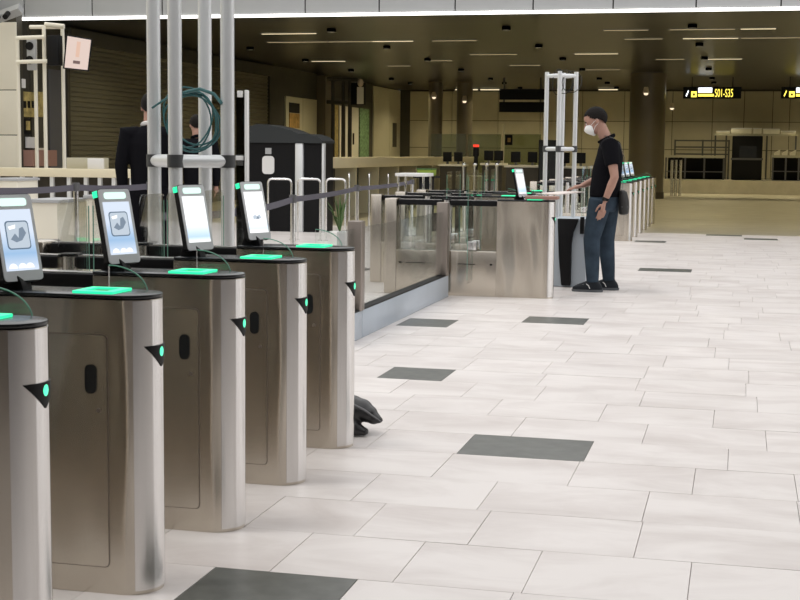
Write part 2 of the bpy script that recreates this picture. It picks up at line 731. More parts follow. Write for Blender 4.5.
# --- walls
wl = struct(mb().box(XL - .4, XL - .02, YE + .26, YF, 0, ZC).build('wall_left', 'wall_dark', smooth=False))
wf = struct(mb().box(XL, XR, YF, YF + .3, 0, ZC).build('wall_far', 'wall_dark', smooth=False))
px_x = [410, 452, 498, 540, 582, 624, 672, 712, 743.5, 772, 789]
xf = [P(a, 130, YF).x for a in px_x]
while xf[-1] < XR - .1:
    xf.append(min(xf[-1] + 1.15, XR))
zj = [ZP, 1.55, P(740, 122, YF).z, ZC - .05]
for a, b in zip(xf[:-1], xf[1:]):
    for z0, z1 in zip(zj[:-1], zj[1:]):
        mb().box(a + .012, b - .012, YF - .06, YF, z0 + .012, z1 - .012).build('panel', 'wall_beige', wf, smooth=False)
struct(mb().box(XR, XR + .3, YE + .26, YF, 0, ZC).build('wall_right', 'wall_beige', smooth=False))
# behind the viewer: back wall, plus unseen slabs and piers added to darken reflections
struct(mb().box(-18, 20, -14.3, -14, 0, 8).build('wall_back', 'hall_brown', smooth=False))
struct(mb().box(-18, 14, -14, 1.6, 4.0, 4.4).build('ceiling_shade_back', 'hall_brown', smooth=False))  # added slab, keeps sky light off the near floor and gate faces
struct(mb().box(2.6, 14, 1.6, 8.5, 4.0, 4.4).build('ceiling_shade_side', 'hall_brown', smooth=False))  # added slab, dims the right floor and what the gate ends mirror
struct(mb().box(-14.2, -13.9, -14, YE - .1, 0, 6.4).build('wall_hall_left', 'wall_cream', smooth=False))

for (ya_, yb_) in ((-14, 7.2), (9.4, 9.9), (12.0, 12.6), (16.2, 17.4), (21.5, 24.4)):  # added dark piers, unseen, for contrast in the steel end reflections
    struct(mb().box(9.2, 9.7, ya_, yb_, 0, 8).build('wall_reflection_pier', 'hall_brown', smooth=False))

# white panelled wall end at the far left of the photograph
p17 = P(17.5, 100, YE - .35)
wend = struct(mb().box(-13.9, p17.x - .01, YE - .33, YE - .1, 0, 3.9).build('wall_end', 'wall_dark', smooth=False))
zs = [0, P(5, 177, YE - .35).z, P(5, 135, YE - .35).z, P(5, 90, YE - .35).z, 3.72]
for z0, z1 in zip(zs[:-1], zs[1:]):
    mb().box(-15.5, p17.x, YE - .36, YE - .33, z0 + .008, z1 - .008).build('panel', 'wall_white', wend, bevel=.004)
t = thing('spotlight_rail', P(8, 14, YE - .8), 'grey slanted rail with black spotlights over the white wall panels', 'light rail')
a, b = P(-6, 19, YE - .8), P(21, 9, YE - .8)
mb().tube([a, b], .11, 4).build('rail', 'grey_plastic', t)
for k in (.25, .62):
    c = a.lerp(b, k)
    mb().cyl((c.x, c.y - .1, c.z - .02), (c.x + .03, c.y - .26, c.z - .1), .05).build('spotlight', 'black', t)

# ================================================================== GATES
GH = .913
W2 = .095


def stadium(x0, r, grow=0):
    pts = [(x0, -r - grow), ]
    pts += arc(-r, 0, r + grow, -math.pi / 2, math.pi / 2, 20)
    pts += [(x0, r + grow)]
    return pts


def shell(a0, a1, r, z0f, z1f, n=12, thick=.004):
    """curved patch on the rounded end; z limits are functions of the angle"""
    vs, fs = [], []
    for i in range(n + 1):
        a = a0 + (a1 - a0) * i / n
        for rr in (r, r + thick):
            for z in (z0f(a), z1f(a)):
                vs.append((-W2 + rr * math.cos(a), rr * math.sin(a), z))
    for i in range(n):
        o, q = i * 4, i * 4 + 4
        for a, b in ((0, 1), (1, 3), (3, 2), (2, 0)):
            fs.append((o + a, o + b, q + b, q + a))
    fs += [(0, 1, 3, 2), (n * 4, n * 4 + 2, n * 4 + 3, n * 4 + 1)]
    return mb().add(vs, fs)


def make_tablet(gate, kind, tx):
    """screen on a stand, facing the hall and tilted back"""
    TW, TH, TT = .15, .275, .022
    yaw = math.radians(-24)
    Rm = Matrix.Translation((tx, -.005, .940)) @ Matrix.Rotation(yaw, 4, 'Z') @ Matrix.Rotation(math.radians(-13), 4, 'Y')
    # local frame: normal +x, width along y, height z from 0

    def lb(x0, x1, y0, y1, z0, z1):
        return mb().box(x0, x1, y0, y1, z0, z1)
    body = mb().prism(rrect(-TW / 2, TW / 2, 0, TH, .014), -TT, 0, 'x').xf(Rm).build('tablet', 'black', gate)
    mb().prism(rrect(-TW / 2 + .002, TW / 2 - .002, .002, TH - .002, .013), 0, .003, 'x').xf(Rm).build('bezel', 'bezel', body)
    sc = lb(0, .0012, -.061, .061, 0, .192).build('screen', {'pic': 'screen_pic', 'plain': 'screen_plain', 'white': 'screen_white'}[kind], body, smooth=False)
    sc.matrix_local = Rm @ Matrix.Translation((.0031, 0, .034))
    mb().prism(rrect(-.05, .05, TH - .038, TH - .014, .009), .003, .006, 'x').xf(Rm).build('status_light', 'light_bar', body)
    mb().prism(rrect(-TW / 2 - .003, -TW / 2 + .006, TH - .03, TH - .006, .003), -TT - .002, -.001, 'x').xf(Rm).build('side_light', 'green', body)
    if kind == 'pic':
        x = .0046
        mb().prism(rrect(-.044, .044, .100, .190, .012), x, x + .0008, 'x').xf(Rm).build('picture_frame', 'pic_frame', body)
        x += .001
        mb().prism(rrect(-.040, .040, .104, .186, .010), x, x + .0006, 'x').xf(Rm).build('picture', 'pic_paper', body)
        x += .001
        mb().prism([(-.03, .132), (-.012, .150), (.0, .135), (.006, .165), (.02, .17), (.03, .15), (.012, .128), (-.01, .122)], x, x + .0006, 'x').xf(Rm).build('glyph', 'pic_mark', body)
        mb().prism([(-.034, .172), (-.006, .178), (-.008, .166), (-.03, .162)], x, x + .0006, 'x').xf(Rm).build('glyph', 'pic_white', body)
        for q in (-.035, .0, .028):
            mb().prism(arc(q, .041, .016, 0, math.pi, 8), .0046, .0052, 'x').xf(Rm).build('glyph', 'pic_white', body)
    elif kind == 'white':
        x = .0046
        mb().prism([(-.026, .098), (-.026, .112), (-.012, .118), (.0, .112), (.022, .12), (.026, .1)], x, x + .0006, 'x').xf(Rm).build('glyph', 'pic_paper', body)
        mb().prism([(-.01, .098), (.006, .112), (.012, .098)], x + .001, x + .0016, 'x').xf(Rm).build('glyph', 'pic_mark', body)
    st = mb().prism([(tx - .085, .915), (tx + .01, .915), (tx + .0, .945), (tx - .035, .99), (tx - .06, .985)], -.030, .030, 'y').build('tablet_stand', 'black', gate, bevel=.004)
    return body


def make_gate(kind, leaf=True, plain=False, tx=-.447):
    g = thing('access_gate', (0, 0, 0), '', 'access gate', 'stainless access gates')
    XB = -.53
    mb().prism(stadium(XB, W2), 0, .902).build('body', 'steel', g)
    mb().prism(stadium(XB + .002, W2 - .008), .902, .906).build('shadow_gap', 'black', g)
    mb().prism(stadium(XB, W2, .003), .906, GH + .004).build('top_plate', 'black_plate', g, bevel=.003)
    # rounded end cover with its seam
    shell(math.radians(-62), math.radians(62), W2, lambda a: .012, lambda a: .900, 20, .003).build('end_cover', 'steel_cap', g)
    # service door on both sides
    for s in (() if plain else (-1, 1)):
        dp = mb().prism(rrect(-.49, -.130, .085, .795, .015), s * W2 - s * .002, s * (W2 + .0035), 'y').build('service_door', 'steel', g)
        mb().prism(rrect(-.4935, -.1265, .0815, .7985, .017), s * W2 - s * .002, s * (W2 + .0008), 'y').build('door_gap', 'post_brown', g)
        mb().prism(rrect(-.200, -.162, .617, .707, .0185), s * (W2 + .0034), s * (W2 + .008), 'y').build('sensor_window', 'black_plate', dp)
        mb().prism(arc(-.157, .567, .007, 0, 2 * math.pi, 10)[:-1], s * (W2 + .0034), s * (W2 + .006), 'y').build('lock', 'post_brown', dp)
    # wedge-shaped status window on the rounded end
    h = math.radians(42)
    ind = shell(-h, h, W2 + .0028, lambda a: .762 - .066 * (1 - abs(a) / h) - .001, lambda a: .762, 16, .0035).build('indicator', 'black', g)
    mb().ball((-W2 + W2 + .0045, 0, .741), .004, .014, .017, 12, 8).build('lens', 'green_lens', ind)
    # document reader on the top
    rd = mb()
    outer = rrect(-.255, -.120, -.072, .072, .008, 2)
    inner = rrect(-.226, -.150, -.044, .046, .004, 2)
    n = len(outer)
    z0, z1 = GH + .004, GH + .011
    vs = [(a, b, z0) for a, b in outer] + [(a, b, z1) for a, b in outer] + [(a, b, z1) for a, b in inner] + [(a, b, z0) for a, b in inner]
    fs = []
    for k in range(n):
        q = (k + 1) % n
        fs += [(k, q, n + q, n + k), (n + k, n + q, 2 * n + q, 2 * n + k), (2 * n + k, 2 * n + q, 3 * n + q, 3 * n + k)]
    rdr = rd.add(vs, fs).build('reader', 'green', g)
    mb().box(-.226, -.150, -.044, .046, GH + .0035, GH + .0055).build('reader_window', 'green_soft', rdr, smooth=False)
    # small guard glass standing behind the reader
    pts = [(-.215, .885), (-.085, .885), (-.085, .905)] + [(-.215 + .13 * math.cos(w), .905 + .083 * math.sin(w)) for w in [math.pi / 2 * i / 10 for i in range(1, 11)]]
    fin = mb().prism(pts, W2 + .006, W2 + .014, 'y').build('guard_glass', 'glass', g)
    mb().tube([(a, W2 + .010, b + .001) for a, b in pts[1:]], .0022, 6).build('glass_rim', 'glass_edge', fin)
    # low body with glass and handrail
    lb = mb().box(-1.50, XB, -W2, W2, 0, .425).build('lower_body', 'steel', g, bevel=.004)
    for s in (-1, 1):
        for a, b in ((-.90, -.73), (-1.40, -1.22)):
            mb().box(a, b, s * W2 - .003, s * W2 + .003, .30, .307).build('slot', 'black', lb, smooth=False)
        for a in (-.58, -1.46):
            mb().box(a - .012, a + .012, s * W2 - .003, s * W2 + .003, .296, .312).build('latch', 'black', lb, smooth=False)
    for a, b in ((-.985, XB - .01), (-1.49, -1.075)):
        mb().box(a, b, -.005, .005, .425, .868).build('side_glass', 'glass', g, smooth=False)
        hr = mb().box(a, b, -.045, .045, .850, .902).build('handrail', 'black', g, bevel=.006)
        mb().box(a, b, -.030, .030, .902, .907).build('rail_cover', 'steel_cap', hr, smooth=False)
    mb().cyl((-1.03, 0, .425), (-1.03, 0, GH - .012), .043, 20).build('middle_post', 'steel_cap', g)
    mb().cyl((-1.03, 0, GH - .012), (-1.03, 0, GH), .045, 20).build('post_cap', 'black_plate', g)
    mb().box(-1.62, -1.50, -W2, W2, 0, GH).build('end_post', 'steel', g, bevel=.012)
    if leaf:
        for s in (-1, 1):
            lf = mb().prism(rrect(min(s * .098, s * .345), max(s * .098, s * .345), .14, 1.16, .03), -.765, -.755, 'x').build('glass_leaf', 'glass_clear', g)
            mb().tube([(-.76, s * .345, .17), (-.76, s * .345, 1.13)], .0022, 6).build('leaf_edge', 'glass_edge', lf)
            mb().box(-.80, -.72, min(s * .05, s * .13), max(s * .05, s * .13), .44, .52).build('leaf_hinge', 'steel_cap', lf, bevel=.004)
    if kind:
        make_tablet(g, kind, tx)
    return g


gate_pic = make_gate('pic')
gate_plain = make_gate('plain')
gate_white = make_gate('white')
u1, u2, u3 = [], [], []
XG, YG, SG = -1.697, 3.903, .7288
place(gate_pic, u1, (XG, YG - SG, 0), 'nearest stainless access gate, mostly cut off by the left edge')
place(gate_pic, u1, (XG, YG, 0), 'stainless access gate with tablet cut by the left edge, second from the viewer')
place(gate_pic, u1, (XG, YG + SG, 0), 'stainless access gate with picture tablet, third from the viewer')
place(gate_plain, u2, (XG, YG + 2 * SG, 0), 'stainless access gate with blank white and blue tablet before the aluminium mast')
place(gate_white, u3, (XG, YG + 3 * SG, 0), 'stainless access gate at the far end of the near row, beside the black bag')
gm = G(553, 298)
gate_m = make_gate('plain', True, True, -.30)
place(gate_m, [], (gm.x, gm.y, 0), 'stainless access gate that the man in black leans over')
place(make_gate(None, True, True), [], (gm.x - .42, gm.y + 1.05, 0), 'stainless access gate behind the one the man leans over')
for k, lab in ((2, 'third of the middle row, mostly hidden behind its glass neighbours'), (3, 'last of the middle row behind the far mast')):
    place(make_gate(None, True, True), [], (gm.x - .42, gm.y + 1.05 * k, 0), 'stainless access gate, ' + lab)
gr = G(632, 241)
for k in range(6):
    lab = ['first', 'second', 'third', 'fourth', 'fifth', 'last'][k]
    place(gate_pic, u1, (gr.x, gr.y + 1.15 * k, 0), 'far stainless access gate in the row behind the man, %s of six' % lab)

# ================================================================== MASTS
def make_mast(loc, a, dia, z0, z1, zc, label, plates):
    t = thing('cable_mast', loc, label, 'mast')
    x, y = loc[0], loc[1]
    d = a / math.sqrt(2)
    cs = [(x, y - d), (x + d, y), (x, y + d), (x - d, y)]
    for (cx, cy) in cs:
        p = mb().cyl((cx, cy, z0), (cx, cy, z1), dia / 2, 20).build('pole', 'alu', t)
        mb().cyl((cx, cy, zc - .032), (cx, cy, zc + .032), dia / 2 + .006, 20).build('collar', 'collar_grey', p)
    for i in range(4):
        A, B = cs[i], cs[(i + 1) % 4]
        mb().cyl((*A, zc), (*B, zc), dia * .46, 16).build('cross_tube', 'alu', t)
        if plates:
            mb().cyl((*A, z1 - .04), (*B, z1 - .04), dia * .40, 16).build('cross_tube', 'alu', t)
    if z0 < .05:
        mb().box(x - a, x + a, y - a, y + a, 0, .015).build('base_plate', 'alu', t, bevel=.003)
    return t


mc = P(191, 200, 6.75)
mast = make_mast((mc.x, mc.y, 0), .285, .070, .012, 2.45, P(191, 161, 6.75).z, 'tall four-pole aluminium mast with a cable coil behind the near gates', False)
# coil of cable hung in the mast
ctr = P(191, 120, 6.75)
rt = random.Random(3)
ux = Vector((math.cos(.38), math.sin(.38), 0))
uz = Vector((0, 0, 1))
cb = thing('cable_coil', ctr - Vector((0, 0, .16)), 'coil of teal cable hanging between the poles of the near mast', 'cable')
for k in range(6):
    rx, rz = .105 + .045 * rt.random(), .125 + .035 * rt.random()
    ox, oz, oy = .05 * (rt.random() - .5), .03 * (rt.random() - .5), .03 * (rt.random() - .5)
    ph = rt.random() * .4 - .2
    pts = []
    for i in range(28):
        w = 2 * math.pi * i / 28
        q = ctr + ux * (ox + rx * math.cos(w + ph)) + uz * (oz + rz * math.sin(w)) + Vector((0, oy + .01 * math.sin(3 * w + k), 0))
        pts.append(q)
    mb().tube(pts, .0045, 8, closed=True).build('loop', 'cable', cb)
a, b = P(152, 108, 6.6), P(186, 92, 6.62)
mb().tube([a, a.lerp(b, .35) + Vector((0, 0, .012)), a.lerp(b, .7) + Vector((0, 0, .015)), b], .0055, 8).build('cable_end', 'cable', cb)
mb().tube([P(186, 92, 6.72), P(200, 89, 6.72), P(214, 94, 6.72), P(222, 104, 6.72)], .009, 8).build('bundle', 'cable', cb)

# slim display totem next to the mast
tt = P(245, 90, 7.3)
tb = thing('display_totem', (tt.x, tt.y, 0), 'slim upright white post with dark glass panel right of the near mast', 'totem')
mb().box(tt.x - .000, tt.x + .014, 7.29, 7.33, .012, tt.z).build('post', 'white_plastic', tb, bevel=.003)
mb().box(tt.x - .052, tt.x - .001, 7.30, 7.32, .6, tt.z - .02).build('panel', 'glass_dark', tb, smooth=False)
mb().box(tt.x - .035, tt.x - .009, 7.27, 7.295, tt.z - .04, tt.z - .005).build('clip', 'white_plastic', tb, bevel=.002)
zz = P(243, 158, 7.3).z
mb().box(tt.x - .06, tt.x - .009, 7.29, 7.33, zz - .012, zz + .012).build('bracket', 'white_plastic', tb, bevel=.002)
mb().box(tt.x - .12, tt.x + .10, 7.20, 7.42, 0, .012).build('foot', 'white_plastic', tb, bevel=.002)

# far mast on an equipment case
cs0, cs1 = P(548, 217, 14.35), P(589, 217, 14.35)
zt = cs0.z
ct = thing('equipment_case', ((cs0.x + cs1.x) / 2, 14.4, 0), 'pale blue grey equipment case with black curved cover in front of the man', 'case')
mb().box(cs0.x, cs1.x, 14.15, 14.65, .0, zt).build('body', 'case_blue', ct, bevel=.01)
xa = lambda v: P(v, 250, 14.1).x
pf = [(xa(557), zt - .002), (xa(578), zt - .002), (xa(576), zt - .06), (xa(573), zt - .14), (xa(571.3), zt - .26), (xa(571.3), .02), (xa(562), .02), (xa(559), zt * .45)]
mb().prism(pf, 14.08, 14.149, 'y').build('cover', 'black', ct, bevel=.008)
hx = P(582, 224, 14.1).x
mb().box(hx - .02, hx + .02, 14.10, 14.149, P(580, 234, 14.1).z, P(580, 216, 14.1).z - .01).build('latch', 'black', ct, bevel=.006)
mf = P(560, 150, 14.4)
make_mast((mf.x, mf.y, zt), .212, .045, zt, P(560, 72, 14.4).z, P(560, 149, 14.4).z, 'far four-pole aluminium mast standing on a case beside the man', True)
rt = random.Random(5)
cc = P(572, 80, 14.4)
cl = thing('wire_coil', cc - Vector((0, 0, .12)), 'thin dark wire looped around the top of the far mast', 'cable')
for k in range(3):
    pts = [cc + Vector((.10 * math.cos(w) * (1 - .2 * k) - .07 * k, .05 * math.sin(w), .11 * math.sin(w) * (1 + .1 * k) - .02)) for w in [2 * math.pi * i / 20 for i in range(20)]]
    mb().tube(pts, .004, 6, closed=True).build('loop', 'rubber', cl)

# ================================================================== LOW GLASS PARTITION
pa, pb = G(357, 340), G(449, 296.5)
xp = (pa.x + pb.x) / 2
t = thing('glass_partition', (xp, (pa.y + pb.y) / 2, 0), 'low glass partition on a blue grey plinth behind the near gates', 'partition')
yq = PX(362, 300, xp).y
Lp = [yq - .5, 9.72, pb.y]
for a, b in zip(Lp[:-1], Lp[1:]):
    mb().box(xp - .09, xp, a + .004, b - .004, 0, .20).build('plinth', 'plinth', t, bevel=.004)
    mb().box(xp - .052, xp - .040, a + .02, b - .02, .20, .80).build('pane', 'glass', t, smooth=False)
mb().box(xp - .085, xp - .005, yq - .5, pb.y, .20, .212).build('channel', 'black', t, smooth=False)
for yy in (yq, pb.y - .06):
    mb().box(xp - .10, xp + .006, yy - .055, yy + .055, .20, PX(444, 203, xp).z if yy > 10.5 else PX(362, 221, xp).z).build('post', 'post_brown', t, bevel=.008)

# ================================================================== BLACK BAG by the last gate
b0 = G(366, 436)
bt = thing('black_bag', (b0.x, b0.y, 0), 'slumped shiny black bag on the floor behind the last near gate', 'bag')
sx = 1 / 205.
L_ = lambda px, py: (b0.x + (px - 366) * sx, (436 - py) * sx)
m = mb()
for (px, py, rr, dy) in ((345, 414, .075, .02), (356, 413, .055, .02), (364, 416, .043, .01), (371, 420, .030, 0), (377, 421, .017, -.01)):
    q = L_(px, py)
    m.ball((q[0], b0.y + .05 + dy, q[1]), rr * 1.15, rr * 1.4, rr, 16, 10)
for (px, py, rr) in ((350, 428, .045), (357, 431, .032), (363, 432, .024)):
    q = L_(px, py)
    m.ball((q[0], b0.y, max(q[1], rr * .9)), rr * 1.2, rr * 1.3, rr * .9, 14, 8)
remeshed(m, 'pouch', 'bag', .008, 4, bt)
m = mb()
q1, q2, q3 = L_(352, 404), L_(366, 410), L_(381, 420)
m.tube([(q1[0], b0.y - .03, q1[1] + .005), (q2[0], b0.y - .035, q2[1] + .004), (q3[0], b0.y - .01, q3[1])], [.010, .011, .006], 8, ell=(1, .5)).build('seam', 'dark_grey', bt)

# ================================================================== PEOPLE
def finger_set(m, wrist, tip, side, curl, r=.0088, palmw=.040):
    """palm and five fingers; side = across the palm, curl = direction the fingers bend to"""
    w, d = Vector(wrist), (Vector(tip) - Vector(wrist))
    Lh = d.length
    d.normalize()
    s = Vector(side).normalized()
    c = Vector(curl).normalized()
    pe = w + d * (Lh * .50)
    m.tube([w - d * .02, w + d * Lh * .18, w + d * Lh * .36, pe], [.024, .036, .041, .037], 12, ell=(1, .52) if abs(s.z) < 2 else None)
    for k, (o, ln) in enumerate(((-1, .40), (-.33, .49), (.33, .46), (1, .36))):
        b = pe - d * .01 + s * (o * palmw * .78)
        l = Lh * ln
        p1 = b + d * (l * .45) + c * (l * .06)
        p2 = b + d * (l * .80) + c * (l * .18)
        p3 = b + d * (l * 1.02) + c * (l * .36)
        m.tube([b, p1, p2, p3], [r * 1.1, r * 1.05, r, r * .8], 8)
    b = w + d * (Lh * .15) - s * (palmw * .75)
    m.tube([b, b + d * (Lh * .2) - s * .022 + c * .012, b + d * (Lh * .38) - s * .024 + c * .025], [r * 1.4, r * 1.2, r * .9], 8)


def person(loc, label, pose, top, legs, rotz=0, extras='man', voxel=.0065, scale=1.0):
    t = thing('person', (0, 0, 0), label, 'person')
    # ---- head tilt
    hp = Vector((.065 - pose.get('fwd', 0), 0, 1.60))
    Rh = Matrix.Translation(hp) @ Matrix.Rotation(math.radians(pose.get('nod', 0)), 4, 'Y') @ Matrix.Rotation(math.radians(pose.get('turn', 0)), 4, 'Z')

    def H_(x, y, z):
        return Rh @ Vector((x, y, z))
    Rr = Rh.to_3x3()
    m = mb()
    m.ball(H_(-.015, 0, .115), .102, .078, .098, 20, 14, Rr)
    m.ball(H_(-.050, 0, .045), .068, .060, .085, 18, 12, Rr)
    m.ball(H_(-.072, 0, -.005), .040, .042, .040, 14, 10, Rr)
    m.tube([H_(-.112, 0, .085), H_(-.126, 0, .060), H_(-.134, 0, .040), H_(-.112, 0, .034)], [.008, .012, .016, .012], 8)
    for s in (-1, 1):
        m.ball(H_(.004, s * .080, .070), .020, .010, .032, 10, 8, Rr)
        m.ball(H_(-.092, s * .034, .092), .016, .026, .009, 10, 8, Rr)
    m.tube([(.115, 0, 1.40), (.098, 0, 1.50), H_(.015, 0, .02), H_(-.005, 0, .09)], [.075, .060, .058, .055], 16)
    # torso under the clothes
    m.rings([(.10, 0, .84, .10, .13), (.10, 0, .95, .12, .150), (.11, 0, 1.1, .118, .150), (.12, 0, 1.25, .115, .17), (.13, 0, 1.38, .095, .18), (.125, 0, 1.45, .065, .12), (.115, 0, 1.49, .05, .06)], 18)
    for key in ('armL', 'armR'):
        sh, el, wr, tip, side, curl = pose[key]
        m.tube([sh, Vector(sh).lerp(Vector(el), .5), el, Vector(el).lerp(Vector(wr), .35), wr], [.054, .050, .041, .042, .027], 12)
        finger_set(m, wr, tip, side, curl)
    for key in ('legL', 'legR'):
        hi, kn, an = [Vector(v) for v in pose[key]]
        m.tube([hi, hi.lerp(kn, .5), kn, kn.lerp(an, .35), an, an + Vector((-.02, 0, -.05))], [.078, .070, .052, .050, .034, .036], 12)
        m.tube([an + Vector((.03, 0, -.055)), an + Vector((-.14, 0, -.075))], [.034, .026], 10)
    body = remeshed(m, 'body', 'skin', voxel, 4, t)
    # ---- eyes
    for s in (-1, 1):
        mb().ball(H_(-.106, s * .033, .080), .007, .010, .006, 8, 6, Rr).build('eye', 'white_cloth', t)
        mb().tube([H_(-.112, s * .018, .098), H_(-.110, s * .036, .103), H_(-.098, s * .054, .096)], .0035, 6).build('eyebrow', 'hair', t)
    # ---- hair
    hm = mb().ball(H_(-.002, 0, .110), .114, .087, .111, 40, 30, Rr)
    keep = []
    inv = Rh.inverted()
    loc_v = [inv @ Vector(v) for v in hm.v]
    for f in hm.f:
        c = sum((loc_v[i] for i in f), Vector()) / 4
        line = .150 if c.x < -.07 else (.150 + (c.x + .07) * -1.0 if c.x < -.03 else (.11 if c.x < -.015 else (.095 if c.x < .02 else .095 - (c.x - .02) * 1.1)))
        line = max(line, .015)
        if c.z > line:
            keep.append(f)
    hm.f = keep
    ho = hm.build('hair', 'hair', t, angle=80)
    sd = ho.modifiers.new('thick', 'SOLIDIFY')
    sd.thickness = .008
    sd.offset = -.6
    # ---- face mask
    if extras == 'man':
        mk = mb().ball(H_(-.078, 0, .020), .066, .060, .070, 20, 14, Rr)
        mk.v = [tuple(Rh @ Vector((q.x + .030 * min(1, abs(q.z - .030) / .06) ** 1.3 * (1 if q.x < -.08 else 0), q.y, q.z))) for q in [Rh.inverted() @ Vector(v) for v in mk.v]]
        mk.f = [f for f in mk.f if (inv @ (sum((Vector(mk.v[i]) for i in f), Vector()) / 4)).x < -.062]
        mo = mk.build('face_mask', 'mask', t, angle=80)
        sd = mo.modifiers.new('thick', 'SOLIDIFY')
        sd.thickness = .004
        for s in (-1, 1):
            mb().tube([H_(-.064, s * .060, .055), H_(-.03, s * .079, .075), H_(.012, s * .086, .090)], .0022, 6).build('mask_loop', 'mask', mo)
            mb().tube([H_(-.064, s * .056, -.01), H_(-.03, s * .074, .030), H_(.012, s * .086, .052)], .0022, 6).build('mask_loop', 'mask', mo)
    # ---- shirt
    m = mb()
    m.rings(pose['torso'], 26)
    sl = pose.get('sleeve', .5)
    for key in ('armL', 'armR'):
        sh, el, wr = [Vector(v) for v in pose[key][:3]]
        if sl <= 1:
            m.tube([sh + Vector((-.01, 0, .005)) - (sh - Vector((.13, 0, sh.z))) * .45, sh + Vector((0, 0, .012)), sh.lerp(el, sl * .5), sh.lerp(el, sl)], [.085, .088, .080, .074], 14)
        else:
            m.tube([sh - (sh - Vector((.13, 0, sh.z))) * .45, sh + Vector((0, 0, .012)), sh.lerp(el, .5), el, el.lerp(wr, .5), wr], [.08, .084, .072, .062, .055, .042], 14)
    sh_o = remeshed(m, 'shirt', top, .009, 5, t)
    n0 = [(.098, 0, 1.515, .064, .066), (.100, 0, 1.545, .060, .062)]
    vs, fs = [], []
    cm = mb().tube([(.104 + .070 * math.cos(w), .070 * math.sin(w), 1.500 + .035 * math.cos(w)) for w in [2 * math.pi * i / 20 for i in range(20)]], .014, 8, closed=True, ell=(1, 1.5))
    cm.build('collar', 'white_cloth' if extras == 'collar' else top, t)
    # ---- trousers
    m = mb()
    m.rings([(.10, 0, 1.00, .135, .165), (.10, 0, .93, .142, .172), (.10, 0, .85, .135, .172), (.10, 0, .79, .105, .15)], 24)
    for key in ('legL', 'legR'):
        hi, kn, an = [Vector(v) for v in pose[key]]
        fo = pose.get('flare', .060)
        m.tube([hi, hi.lerp(kn, .4), hi.lerp(kn, .75), kn, kn.lerp(an, .35), kn.lerp(an, .75), an + Vector((0, 0, -.02))], [.114, .105, .092, .083, .077, .068, fo], 16)
    remeshed(m, 'jeans' if extras == 'man' else 'trousers', legs, .009, 4, t)
    # ---- shoes
    for key in ('legL', 'legR'):
        an = Vector(pose[key][2])
        x, y = an.x, an.y
        m = mb()
        m.rings([(x - .05, y, .018, .150, .048), (x - .05, y, .045, .148, .050), (x - .03, y, .075, .115, .046), (x - .002, y, .105, .062, .042), (x + .004, y, .125, .05, .04)], 22)
        so = remeshed(m, 'shoe', 'shoe', .007, 3, t)
        mb().rings([(x - .05, y, .0, .152, .050), (x - .05, y, .024, .156, .054)], 26).build('sole', 'sole', so)
        if extras == 'man':
            for k in range(3):
                mb().tube([(x - .09 + .03 * k, y - .040 + .003 * k, .072 + .012 * k), (x - .075 + .03 * k, y, .096 + .014 * k), (x - .09 + .03 * k, y + .04 - .003 * k, .072 + .012 * k)], .004, 6).build('lace', 'grey_plastic', so)
            mb().tube([(x - .02, y - .053, .035), (x - .035, y - .050, .065), (x - .055, y - .046, .08)], .004, 6).build('stripe', 'white_plastic', so)
    t.location = loc
    t.rotation_euler = (0, 0, rotz)
    t.scale = (scale, scale, scale)
    return t


stand_torso = [(.10, 0, .93, .15, .178), (.10, 0, 1.0, .15, .182), (.11, 0, 1.1, .148, .182), (.12, 0, 1.22, .145, .192), (.138, 0, 1.34, .128, .205), (.135, 0, 1.43, .105, .19), (.125, 0, 1.47, .085, .13), (.115, 0, 1.505, .068, .075)]
man_pose = dict(
    nod=-20, turn=4, fwd=.035, sleeve=.62,
    torso=stand_torso,
    armL=((.155, -.200, 1.425), (.215, -.275, 1.13), (.125, -.265, .895), (.080, -.250, .700), (1, .3, 0), (-.4, .7, 0)),
    armR=((.145, .200, 1.425), (.055, .255, 1.13), (-.135, .06, 1.035), (-.275, -.03, 1.005), (.35, .9, 0), (-.2, .1, -1)),
    legL=((.065, -.095, .90), (-.005, -.13, .52), (.015, -.14, .115)),
    legR=((.125, .085, .90), (.115, .10, .50), (.150, .115, .115)))
mg = G(592.5, 290.3)
man = person((mg.x, mg.y - .02, 0), 'man in black polo shirt, jeans and white face mask leaning on a gate', man_pose, 'shirt', 'jeans')
# watch
w0, w1 = Vector(man_pose['armL'][1]), Vector(man_pose['armL'][2])
wd = (w1 - w0).normalized()
wc = w0.lerp(w1, .90)
mL = Vector((mg.x, mg.y - .02, 0))
wt = mb().cyl(wc - wd * .014, wc + wd * .014, .035, 16)
o = bpy.data.objects.new('watch', wt.mesh('watch', 'black'))
col.objects.link(o)
o.parent = man
wf_ = mb().cyl(wc + Vector((-.012, -.032, 0)), wc + Vector((-.016, -.042, 0)), .019, 14)
o2 = bpy.data.objects.new('watch_face', wf_.mesh('watch_face', 'black_plate'))
col.objects.link(o2)
o2.parent = o
